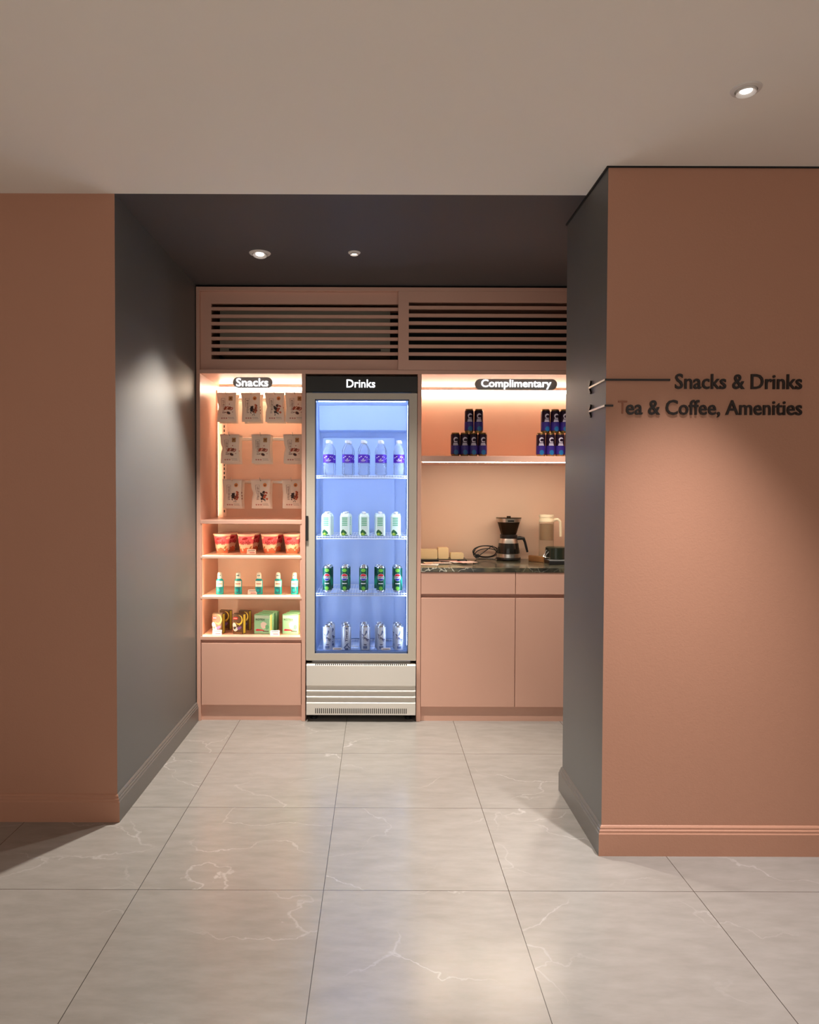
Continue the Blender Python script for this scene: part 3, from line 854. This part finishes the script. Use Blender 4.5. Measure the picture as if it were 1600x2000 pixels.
cola = can_thing('lime_cola_can', .0262, .146, m_lime, art_cola, 'green cola cans in the fridge')
# lager cans
m_lag = mat('pearl_white_can', S(222, 228, 240), .3, metal=.25); m_navy = mat('can_navy', S(30, 40, 110), .4); m_lagb = mat('can_grey_blue', S(110, 125, 170), .4)


def art_lager(mb, fn):
    put_text(mb, 'Tiger', -.008, .010, .058, .122, m_navy, fn, off=.02, vertical=True)
    poly(mb, [(-.018, .025), (-.012, .018), (.012, .048), (.008, .052)], m_lagb, fn)
    poly(mb, [(-.006, .050), (.0, .046), (.020, .022), (.016, .020)], m_navy, fn)
    rect(mb, -.01, .01, .012, .022, m_lagb, fn, d=.0005, nu=3); blob(mb, .0, .134, .007, .006, m_lagb, fn)


def art_lager2(mb, fn):
    put_text(mb, 'Tiger', -.022, .022, .060, .092, m_navy, surf(lambda u, v, d: fn(u, v - u * .55, d), .005), off=.02)
    for k in range(4): poly(mb, [(-.006 + k * .004, .096 + k * .005), (.0 + k * .004, .094 + k * .005), (.006 + k * .001, .108 + k * .005), (.001, .110 + k * .004)], m_lagb, fn)
    rect(mb, -.012, .012, .020, .034, m_lagb, fn, d=.0005, nu=3); rect(mb, -.008, .008, .040, .044, m_navy, fn, d=.0005, nu=3)


lag1 = can_thing('lager_can', .0262, .150, m_lag, art_lager2, 'silver white beer cans in the fridge')
lag2 = can_thing('lager_can', .0262, .150, m_lag, art_lager, 'silver white beer cans in the fridge')
# cartons of coconut water
m_cart = mat('white_carton', S(226, 246, 240), .35); m_cg = mat('carton_green', S(110, 176, 60), .4); m_cg2 = mat('carton_dark_green', S(34, 96, 62), .4); m_cgp = mat('carton_pale_green_print', S(110, 190, 150), .4)
ct = thing('drink_carton', '', 'drink carton', group='coconut water cartons in the fridge')
h = .125; a = .028; ch = .008
oct_ = lambda a, c: [(a - c, -a), (a, -a + c), (a, a - c), (a - c, a), (-a + c, a), (-a, a - c), (-a, -a + c), (-a + c, -a)]
mb = MB()
R = [(oct_(a, ch), 0), (oct_(a, ch), .108)]
V = [(x, y, z) for p, z in R for x, y in p] + [(x * (.80), y * .9 + .003, h if y > 0 else h - .004) for x, y in oct_(a, ch)]
mb.add(V, [tuple(range(8))[::-1], tuple(range(16, 24))] + [(j * 8 + i, j * 8 + (i + 1) % 8, (j + 1) * 8 + (i + 1) % 8, (j + 1) * 8 + i) for j in range(2) for i in range(8)], m_cart)
Fc_ = flat(-a)
for k in range(5): rect(mb, -.016, .014, .056 + k * .010, .062 + k * .010, m_cgp, Fc_)
put_text(mb, 'COCO', -.015, .013, .0, .001, m_cgp, Fc_) if False else None
blob(mb, -.008, .016, .014, .017, m_cg, Fc_, .2, d=.0006); blob(mb, -.014, .024, .012, .006, m_cg2, Fc_, 1.0, d=.0009); blob(mb, .002, .018, .006, .012, m_cg2, Fc_, .8, d=.0010)
blob(mb, -.010, .010, .006, .006, mat('carton_lime', S(190, 210, 90), .4), Fc_, d=.0013); rect(mb, -.018, .018, .0, .004, m_cg2, Fc_, d=.0004)
mb.build('carton', ct)
MB().lathe([(.010, 0), (.011, .002), (.011, .010), (.009, .012), (.0001, .012)], m_cwhite, 16, 0, -.008, h - .003, caps=False).build('screw_cap', ct, smooth=40)
# water bottles
wb = thing('water_bottle', '', 'water bottle', group='clear water bottles on the top fridge shelf')
rw = .031
pr = [(.024, 0), (rw, .006), (rw, .020), (rw * .94, .024), (rw, .028), (rw * .94, .040), (rw, .046), (rw * .93, .056), (rw, .062), (rw, .066), (rw * .97, .068), (rw * .97, .118), (rw, .120), (rw, .134), (rw * .90, .150), (rw * .62, .168), (.013, .178), (.012, .188)]
MB().lathe(pr, m_bottle, 28).build('bottle', wb, smooth=60)
m_purp = mat('purple_label', S(88, 36, 190), .4)
mb = MB().lathe([(rw * .985, .070), (rw * .985, .116)], m_purp, 28, caps=False)
fw = cyl(rw * .985)
for k in range(6): blob(mb, -.024 + k * .0115, .098 + .008 * math.sin(k * 2.3), .005, .0022, m_cwhite, fw, .5, d=.0006)
rect(mb, -.014, .014, .082, .0845, m_cwhite, fw, nu=3, d=.0005); rect(mb, -.012, .008, .076, .0775, m_cwhite, fw, nu=3, d=.0005)
mb.build('label', wb, smooth=60)
MB().lathe([(.0145, .180), (.015, .183), (.015, .195), (.013, .197), (.0001, .197)], m_cwhite, 20, caps=False).build('cap', wb, smooth=50)

SH = ['water bottle', 'carton', 'can']


def row(root, pxs, py, z, behind, labf, alt=None):
    u = [False]; u2 = [False]
    for i, px in enumerate(pxs):
        Yf = FY + .075 + .03
        X = at(px, py, Yf)[0]
        rt_, uu = (alt, u2) if (alt is not None and i == 1) else (root, u)
        place(rt_, uu, (X, Yf, z), random.uniform(-.08, .08), labf(n5[i], False))
        for k, (dx, dy) in enumerate(behind[i]):
            place(rt_, uu, (X + dx, Yf + dy, z), random.uniform(-.5, .5), labf(n5[i], True) if k == 0 else labf(n5[i], True))


row(wb, (642, 679, 710, 743.5, 779), 890, ZW[0], [[(.006, .075)]] * 5, lambda n, b: (f'clear water bottle with purple label, {n} in the front row of the fridge' if not b else f'clear water bottle behind the {n} front bottle'))
row(ct, (638.5, 674, 711.5, 743, 773), 1020, ZW[1], [[(.004, .07)], [(.004, .07)], [(-.003, .07)], [(-.004, .07)], [(.004, .07)]], lambda n, b: (f'white and green drink carton, {n} in the front row' if not b else f'white and green drink carton behind the {n} front carton'))
row(cola, (639.5, 674, 710.5, 744, 777), 1125, ZW[2], [[(.004, .065)], [(.003, .065)], [(-.0, .065)], [(-.012, .065)], [(-.004, .065)]], lambda n, b: (f'dark green cola can with red and blue emblem, {n} in the front row' if not b else f'dark green cola can standing behind the {n} front cola can'))
row(lag1, (640, 677, 714, 745, 779), 1245, ZW[3], [[(.012, .07)], [(-.008, .07)], [(-.010, .07)], [(-.012, .07)], [(-.008, .07)]], lambda n, b: (f'silver white beer can with navy letters, {n} in the front row' if not b else f'silver white beer can standing behind the {n} front beer can'), alt=lag2)
for px, lab in ((659, 'white price card on the lowest fridge shelf left of the second beer can'), (754, 'white price card on the lowest fridge shelf before the fourth beer can')):
    X = at(px, 1265, FY + .06)[0]; dup(pc, (X, FY + .058, ZW[3]), 0, lab)

# ------------------------------------------------------------------ counter cabinet (right)
cc = thing('counter_cabinet', 'pink base cabinet with handleless drawers and doors right of the fridge, open niche above', 'cabinet', (0, 0, 0))
CB = 4.50
MB().box(.219, .241, FY, 4.52, 0, 1.937, m_lam).build('side_panel', cc, bevel=.001)
MB().box(1.298, 1.320, FY, 4.52, 0, 1.937, m_lam).build('side_panel', cc, bevel=.001)
m_niche = mat('niche_back_laminate', S(231, 198, 174), .4, noise=.03, nscale=3)
MB().box(.241, 1.298, CB, CB + .02, .09, 1.937, m_niche).build('back_panel', cc)
MB().box(.241, 1.298, FY + .03, CB, .088, .83, m_lam).build('carcass', cc)
for x0, x1 in ((.243, .7685), (.7715, 1.296)):
    MB().box(x0, x1, FY + .003, FY + .022, .716, .838, m_lam).build('drawer_front', cc, bevel=.0012)
    MB().box(x0, x1, FY + .003, FY + .022, .083, .695, m_lam).build('door', cc, bevel=.0012)
MB().box(.241, 1.298, FY + .016, FY + .034, 0, .081, m_lam).build('toe_kick', cc)
MB().box(.25, 1.29, CB - .028, CB, 1.921, 1.936, m_steel).build('led_channel', cc)
MB().box(.252, 1.288, CB - .026, CB, 1.903, 1.921, m_ledw).build('led_strip', cc)
wt = MB().box(.2415, 1.2975, FY - .001, CB, .8395, .8635, m_marble).build('worktop', bevel=.001)
tag(wt, 'dark marble worktop with pale veins on the pink base cabinet', 'worktop')
us = thing('display_shelf', 'pink shelf with light beneath, holding the stacked dark cans', 'shelf', (0, 0, 0))
MB().box(.2415, 1.2975, FY + .002, CB, 1.453, 1.486, m_lam).build('board', us, bevel=.001)
MB().box(.25, 1.29, FY + .014, FY + .034, 1.4505, 1.4535, mat('warm_led_diffuser_shelf', (1, 1, 1), .5, emit=LED_WARM, es=70)).build('led_strip', us)

# dark drink cans
m_dk = mat('dark_plum_can', S(44, 22, 44), .3, metal=.35); m_dktop = mat('bronze_can_top', S(150, 120, 70), .3, metal=.8); m_cblue = mat('can_sea_blue', S(24, 98, 150), .4); m_cvio = mat('can_violet', S(50, 30, 120), .4)
m_lil = mat('can_pale_lilac', S(214, 200, 218), .4)


def art_dark(mb, fn):
    rect(mb, -.045, .045, .013, .060, m_cvio, fn, d=.0004)
    blob(mb, .003, .022, .013, .014, m_cblue, fn, d=.0008, n=16)
    # wave-like crest: a pale C curl over a small bar
    c = (.001, .094); n = 14; pts = []
    for k in range(n + 1):
        t = .35 + k / n * 4.3; pts.append((c[0] + .0125 * math.cos(t), c[1] + .0125 * math.sin(t)))
    for k in range(n, -1, -1):
        t = .35 + k / n * 4.3; rr = .0125 - .0062 * math.sin(PI * (k / n) ** .7) - .0005; pts.append((c[0] + rr * math.cos(t) + .001, c[1] + rr * math.sin(t) - .001))
    m_ = n + 1
    mb.add([(a, b, .0008) for a, b in pts], [(k, k + 1, 2 * m_ - 2 - k, 2 * m_ - 1 - k) for k in range(n)], m_lil, fn)
    rect(mb, -.009, .010, .078, .083, m_lil, fn, d=.0008, nu=4)
    put_text(mb, 'COLD', -.011, .012, .0665, .0745, m_lil, fn, off=.03) if False else rect(mb, -.012, .012, .068, .0735, m_lil, fn, d=.0007, nu=4)
    rect(mb, -.014, .015, .061, .066, m_lil, fn, d=.0007, nu=4)


dk = can_thing('dark_drink_can', .0255, .132, m_dk, art_dark, 'dark drink cans stacked on the wall shelf', top=m_dktop)
used = [False]; YD = FY + .055; zs = 1.486
for nm, bot, topc in (('left', (889.5, 907.5, 924.5, 942.5), (916.5, 935)), ('right', (1056.5, 1075, 1093.5, 1112), (1065.5, 1084, 1102))):
    o4 = ['leftmost', 'second', 'third', 'rightmost']; o3 = ['left', 'right'] if len(topc) == 2 else ['left', 'middle', 'right']
    xs = [at(px, 870, YD)[0] for px in bot]
    for i, X in enumerate(xs): place(dk, used, (X, YD, zs), random.uniform(-.1, .15), f'dark purple drink can, {o4[i]} in the bottom row of the {nm} stack')
    for i, px in enumerate(topc): place(dk, used, (at(px, 820, YD)[0], YD, zs + .1322), random.uniform(-.1, .15), f'dark purple drink can, {o3[i]} one on top of the {nm} stack')

# hanging lit signs


def pill_sign(label, text, px0, px1, py0, py1, Y, tx0, tx1, ty0, ty1):
    x0, z1 = at(px0, py0, Y); x1, z0 = at(px1, py1, Y)
    t = thing('illuminated_sign', label, 'sign', ((x0 + x1) / 2, Y, (z0 + z1) / 2), group='hanging pill shaped signs')
    W, Hh = (x1 - x0) / 2, (z1 - z0) / 2; r = Hh
    pts = [(W - r + r * math.cos(a), r * math.sin(a)) for a in [(-PI / 2 + PI * k / 14) for k in range(15)]] + [(-W + r + r * math.cos(a), r * math.sin(a)) for a in [(PI / 2 + PI * k / 14) for k in range(15)]]
    pl = MB().prism(pts, 0, .018, m_plaque, 'y').build('plaque', t, smooth=40)
    mb = MB(); a0, b0 = at(tx0, ty1, Y); a1, b1 = at(tx1, ty0, Y); ox, oz = (x0 + x1) / 2, (z0 + z1) / 2
    put_text(mb, text, a0 - ox, a1 - ox, b0 - oz, b1 - oz, m_letter, flat(.0), off=.010, depth=.003); mb.build('lit_lettering', t)
    for s in (-.62, .62): MB().tube([(W * s, .009, Hh * .9), (W * s, .009, 1.936 - oz)], .0008, m_steel, 5).build('hanging_wire', t)
    return t


pill_sign('small grey pill shaped sign with white lit letters reading Snacks', 'Snacks', 455, 532, 736.5, 757, FY + .05, 461.5, 524, 739, 754.5)
pill_sign('long grey pill shaped sign with white lit letters reading Complimentary', 'Complimentary', 928, 1088.5, 740, 761, FY + .05, 940, 1077, 741.5, 760.5)

# coffee maker
ZT = .8635
X0, Y0 = on(993.5, 1096, ZT); Y0 += .075
cm = thing('coffee_maker', 'black and steel drip coffee maker with flared funnel top on the marble worktop', 'coffee maker', (at(993.5, 1060, Y0)[0], Y0, ZT))
K = Y0 / 1392 * .985
m_smoke = glass_mat('smoked_glass', (.50, .38, .26), .15, .05, body=.12, bodycol=(.15, .09, .05)); m_coffee = mat('dark_glossy_glass', (.012, .010, .008), .08)
MB().lathe([(22 * K, 0), (24 * K, 2 * K), (24 * K, 5 * K), (23.5 * K, 6 * K)], m_black, 40).lathe([(23.5 * K, 6 * K), (23 * K, 13 * K), (21.5 * K, 14 * K)], m_steel, 40).build('base', cm, smooth=40)
mb = MB().lathe([(22 * K, 14 * K), (22 * K, 18 * K), (19.5 * K, 34 * K), (16.5 * K, 43 * K)], m_coffee, 40, mz=[m_coffee, m_coffee, m_steel])
fcm = lambda u, v, d: ((20.5 * K + d) * math.sin(u / (20.5 * K)), -(21.6 * K - (v - 14 * K) * .20 + d) * math.cos(u / (20.5 * K)), v)
mb.build('carafe', cm, smooth=40)
mb = MB(); rect(mb, -6 * K, 8 * K, 16 * K, 33 * K, mat('dark_olive_panel', S(40, 46, 30), .3), fcm, d=.001, nu=6, nv=2)
for zz, uu in ((20, 0), (26, 0), (31, 0), (20, 5), (26, 4)): blob(mb, uu * K, zz * K, 1.4 * K, 1.2 * K, m_cupw, fcm, d=.0018)
mb.build('control_panel', cm)
MB().lathe([(16.5 * K, 43 * K), (17 * K, 44 * K), (17 * K, 50 * K), (15.5 * K, 51 * K)], m_black, 40).build('neck', cm, smooth=40)
MB().lathe([(15 * K, 51 * K), (24 * K, 83 * K), (23.4 * K, 83 * K), (14.4 * K, 51 * K)], m_smoke, 40, caps=False).build('funnel', cm, smooth=40)
MB().lathe([(14 * K, 51 * K), (20 * K, 75 * K), (19 * K, 75.5 * K), (.0001, 75 * K)], m_coffee, 32, caps=True).build('filter_basket', cm, smooth=40)
MB().lathe([(21.8 * K, 75.5 * K), (24.2 * K, 83 * K), (24.6 * K, 83 * K), (22.2 * K, 75.5 * K)], m_steel, 40, caps=False).build('steel_band', cm, smooth=40)
MB().box(-6 * K, 6 * K, -24.4 * K, -22.6 * K, 76.5 * K, 80 * K, m_black).build('name_plate', cm)
MB().lathe([(25 * K, 83 * K), (25 * K, 84.5 * K), (4 * K, 85.3 * K), (4 * K, 87 * K), (.0001, 87 * K)], m_smoke, 40, caps=False).lathe([(4 * K, 85 * K), (4 * K, 87.3 * K), (.0001, 87.4 * K)], m_black, 16, caps=False).build('lid', cm, smooth=40)
MB().tube([(15 * K, -2 * K, 43 * K), (22 * K, -2 * K, 44 * K), (29 * K, -3 * K, 43 * K), (32 * K, -3 * K, 36 * K), (35 * K, -3 * K, 24 * K), (37 * K, -3 * K, 16 * K)], [3.6 * K, 4 * K, 3.4 * K, 2.4 * K, 2.4 * K, 2.0 * K], m_black, 10).build('handle', cm, smooth=50)
cord = []
for k in range(96):
    t = k / 95; a = t * 2 * PI * 3.2 + 2.6; rx = (25 - 4 * math.sin(t * 9)) * K; rzv = (12 - 3 * math.cos(t * 7)) * K
    cord.append((-43 * K + rx * math.cos(a), 10 * K + 12 * K * math.sin(t * 5) * .5, max(1.2 * K, 13.5 * K + rzv * math.sin(a) + 1.5 * K * math.sin(t * 11))))
cord += [(-30 * K, 14 * K, 27 * K), (-22 * K, 14 * K, 22 * K), (-16 * K, 14 * K, 9 * K)]
cb = MB().tube(cord, .0028, m_black, 7)
cb.box(-66 * K, -58 * K, 2 * K, 8 * K, 4 * K, 11 * K, m_black)
cb.build('power_cord', cm, smooth=50)

# glass jug
m_cream = mat('cream_plastic', S(250, 238, 208), .35); m_mesh = glass_mat('mesh_infuser', (.60, .42, .25), .05, .3, body=.4, bodycol=(.45, .28, .13))
YJ = 4.36; JX = at(1067.5, 1030, YJ)[0]; KJ = YJ / 1392
jg = thing('glass_jug', 'tall clear glass jug with cream lid and handle beside the coffee maker', 'jug', (JX, YJ, ZT))
jh = at(1067, 1005, YJ)[1] - ZT; rj = 14.2 * KJ
MB().lathe([(rj * .9, .001), (rj, .006), (rj, jh - 14 * KJ), (rj * .96, jh - 14 * KJ), (rj * .96, .012), (.001, .010)], glass_mat('pale_jug_glass', (.97, .97, .95), .03, .05, body=.07, bodycol=(1, .9, .75)), 36, caps=False).build('jug_body', jg, smooth=50)
MB().lathe([(rj * .99, jh - 14.5 * KJ), (rj * 1.02, jh - 14 * KJ), (rj * 1.02, jh - 10.5 * KJ), (rj * .93, jh - 10 * KJ), (rj * .93, jh - 5.5 * KJ), (rj * 1.0, jh - 5 * KJ), (rj * 1.0, jh - 1 * KJ), (rj * .92, jh), (.001, jh)], m_cream, 36, caps=False).build('lid', jg, smooth=40)
MB().lathe([(rj * .88, jh - 50 * KJ), (rj * .90, jh - 48 * KJ), (rj * .90, jh - 18 * KJ)], m_mesh, 36, caps=True).build('infuser', jg, smooth=40)
MB().tube([(rj * .95, -.004, jh - 11.5 * KJ), (rj * 1.2, -.006, jh - 9.5 * KJ), (rj + 8 * KJ, -.008, jh - 9.5 * KJ), (rj + 12 * KJ, -.01, jh - 14 * KJ), (rj + 12.6 * KJ, -.01, jh - 24 * KJ), (rj + 13 * KJ, -.01, jh - 43 * KJ)], [.010, .009, .0085, .0085, .0085, .0075], m_cream, 10).build('handle', jg, smooth=50)

# right end: black trays, dark canister, wooden block
m_dkgreen = mat('black_green_enamel', (.012, .016, .010), .2)
YT = 4.20; xa = at(1068, 1100, YT)[0]
tr = thing('black_tray', 'black stacked tray at the right end of the worktop under the dark canister', 'tray', (0, 0, ZT))
MB().box(xa, xa + .26, YT - .06, YT + .12, 0, .022, m_black).build('tray', tr, bevel=.003)
MB().box(xa + .004, xa + .256, YT - .056, YT + .116, .022, .026, mat('grey_tray_rim', (.18, .18, .18), .3)).build('rim', tr, bevel=.001)
xc = at(1090, 1080, YT)[0]
cn = thing('dark_canister', 'low dark canister with wire clip standing on the black tray', 'canister', (xc, YT + .03, ZT + .026))
MB().lathe([(.062, 0), (.066, .004), (.066, .068), (.060, .072), (.0001, .073)], m_dkgreen, 36).build('body', cn, smooth=40)
MB().tube([(-.062, -.03, .010), (-.082, -.035, .014), (-.058, -.045, .046), (-.062, -.032, .05)], .0016, m_chrome, 6).tube([(-.064, -.02, .055), (-.088, -.03, .016), (-.05, -.05, .008)], .0014, m_chrome, 6).build('wire_clip', cn, smooth=40)
m_wood = mat('walnut_wood', S(130, 88, 50), .45, noise=.25, nscale=14)
xw, yw = on(1053, 1099, ZT)
wbk = thing('wooden_block', 'brown wooden block lying on the worktop left of the black tray', 'wooden block', (xw + .006, yw + .05, ZT), math.radians(-52))
MB().rbox(-.062, .052, -.016, .016, 0, .036, .003, m_wood, 'x').build('block', wbk, smooth=40)

# left end: tray with cream boxes, leaflets
m_cardb = mat('cream_card', S(250, 226, 176), .55)
YL = 4.40
xl0 = .246; xl1 = at(911, 1090, YL - .06)[0]
lt = tag(MB().rbox(xl0, xl1, YL - .10, YL + .07, 0, .012, .004, m_black, 'z').build('serving_tray', loc=(0, 0, ZT), smooth=40), 'flat black tray holding cream boxes at the left end of the worktop', 'tray')
ztr = ZT + .0122
for nm, px0, px1, py0, lab in (('box', 822, 855.5, 1073.5, 'wide cream card box at the left end of the black tray'), ('box', 856, 877, 1070, 'tall narrow cream box in the middle of the black tray'), ('box', 880.5, 906.5, 1080.5, 'low cream box at the right end of the black tray')):
    x0 = max(xl0 + .002, at(px0, 1080, YL - .05)[0]); x1 = at(px1, 1080, YL - .05)[0]; zt = at(px0, py0, YL - .05)[1]
    tag(MB().rbox(x0, x1 - .002, YL - .05, YL + .02, 0, zt - ztr, .006, m_cardb, 'y').build('card_box', loc=(0, 0, ztr), smooth=40), lab, 'box', 'cream boxes on the black tray')
m_pap = [mat('leaflet_cream', S(246, 220, 176), .5), mat('leaflet_pink', S(236, 186, 170), .5), mat('leaflet_white', S(240, 228, 216), .5), mat('leaflet_grey', S(186, 172, 160), .5)]
m_lp = mat('leaflet_print_red', S(190, 96, 90), .5)
leaf = [(833, 1103, -.2, 2, 'pale leaflet at the left end of the worktop front'), (846, 1100, .15, 0, 'cream leaflet lying in front of the wide cream box'), (864, 1101, .1, 3, 'greyish leaflet in the middle of the fanned leaflets'),
        (876, 1097, -.35, 1, 'pink printed leaflet in front of the black tray'), (898, 1100, .3, 2, 'white leaflet with dark edge near the right of the fan'), (912, 1101, .5, 1, 'pinkish leaflet, rightmost of the fan, pointing at the coffee maker')]
for i, (px, py, rz, mi, lab) in enumerate(leaf):
    X, Y = on(px, py, ZT)
    mb = MB().box(-.052, .052, -.037, .037, 0, .0009, m_pap[mi]); fl = lambda u, v, d: (u, v, .0009 + d)
    rect(mb, -.044, .01, .006, .030, m_lp if mi in (1, 2) else m_fade, fl, d=.0003); rect(mb, .016, .044, .010, .014, m_ink, fl, d=.0003); rect(mb, -.04, .04, -.022, -.019, m_fade, fl, d=.0003)
    o = mb.build('leaflet', loc=(max(X, .30), max(Y, 4.03), ZT + .0012 + i * .0016)); o.rotation_euler = (0, 0, rz); tag(o, lab, 'leaflet', 'leaflets fanned on the worktop')

# ------------------------------------------------------------------ wall lettering with arrows


def wall_sign(label, y_line, text, tx0, tx1, ty0, ty1, lx1, arrow_py, worn=None):
    t = thing('wayfinding_sign', label, 'sign', (RX, RY, at(1185, y_line, RY)[1]), group='raised wall signs with arrows')
    zc = at(1185, y_line, RY)[1]
    fn = lambda u, v, d: (u - RX, -d, v - zc)
    a0, b0 = at(tx0, ty1, RY); a1, b1 = at(tx1, ty0, RY)
    mb = MB(); put_text(mb, text, a0, a1, b0, b1, m_signblack, fn, off=.012, depth=.006)
    mb.build('lettering', t)
    if worn:
        p0, q0 = at(worn[0], worn[3], RY); p1, q1 = at(worn[1], worn[2], RY)
        mb = MB(); put_text(mb, 'T', p0, p1, q0, q1, m_worn, fn, off=.0, depth=.003); o = mb.build('worn_letter', t); o['label'] = 'faded bare letter T'
    xe = at(lx1, y_line, RY)[0]
    MB().box(-.006, xe - RX, -.007, 0, -.0032, .0032, m_signblack).build('line', t)
    # arrow on the pillar side: shaft and two-stroke head
    yA, zA = None, None
    # depth on the side face where the tip is seen at px 1151
    d = CAMR @ Vector((((1151 - 800) / 1600 + SHX) * 1600 / FPX, ((1000 - arrow_py) / 1600 + SHY) * 1600 / FPX, -1)); s = (RX - .004) / d.x
    yA, zA = d.y * s - RY, CAMH + d.z * s - zc
    mb = MB(); w_ = .0032
    L_ = math.hypot(yA, zA)
    mb.add([(-.0, 0, -w_), (-.0, 0, w_), (-.0, yA, zA + w_), (-.0, yA, zA - w_), (-.007, -.006, -w_), (-.007, -.006, w_), (-.007, yA, zA + w_), (-.007, yA, zA - w_)],
           [(0, 1, 2, 3), (4, 7, 6, 5), (0, 4, 5, 1), (2, 6, 7, 3), (1, 5, 6, 2), (0, 3, 7, 4)], m_signgloss)
    mb.build('arrow_shaft', t)
    ua = Vector((0, yA, zA)).normalized(); tip = Vector((0, yA, zA))
    mb = MB()
    for sg in (1, -1):
        dv = Vector((0, -ua.y * math.cos(.85) + sg * ua.z * math.sin(.85), -ua.z * math.cos(.85) - sg * ua.y * math.sin(.85))) * .030
        e = tip + dv; nrm = Vector((0, -dv.z, dv.y)).normalized() * w_
        q = [tip - nrm, tip + nrm, e + nrm, e - nrm]
        mb.add([(-.0, p.y, p.z) for p in q] + [(-.007, p.y, p.z) for p in q], [(0, 1, 2, 3), (4, 7, 6, 5), (0, 4, 5, 1), (1, 5, 6, 2), (2, 6, 7, 3), (3, 7, 4, 0)], m_signblack)
    mb.build('arrow_head', t)
    return t


wall_sign('dark raised wall letters reading Snacks & Drinks with a long line and arrow', 742, 'Snacks & Drinks', 1318, 1566, 731, 760, 1308, 758)
wall_sign('dark raised wall letters reading Tea & Coffee, Amenities with a short line and arrow', 792.5, 'ea & Coffee, Amenities', 1222, 1566, 782, 815, 1197, 804, worn=(1207, 1225, 783, 808))
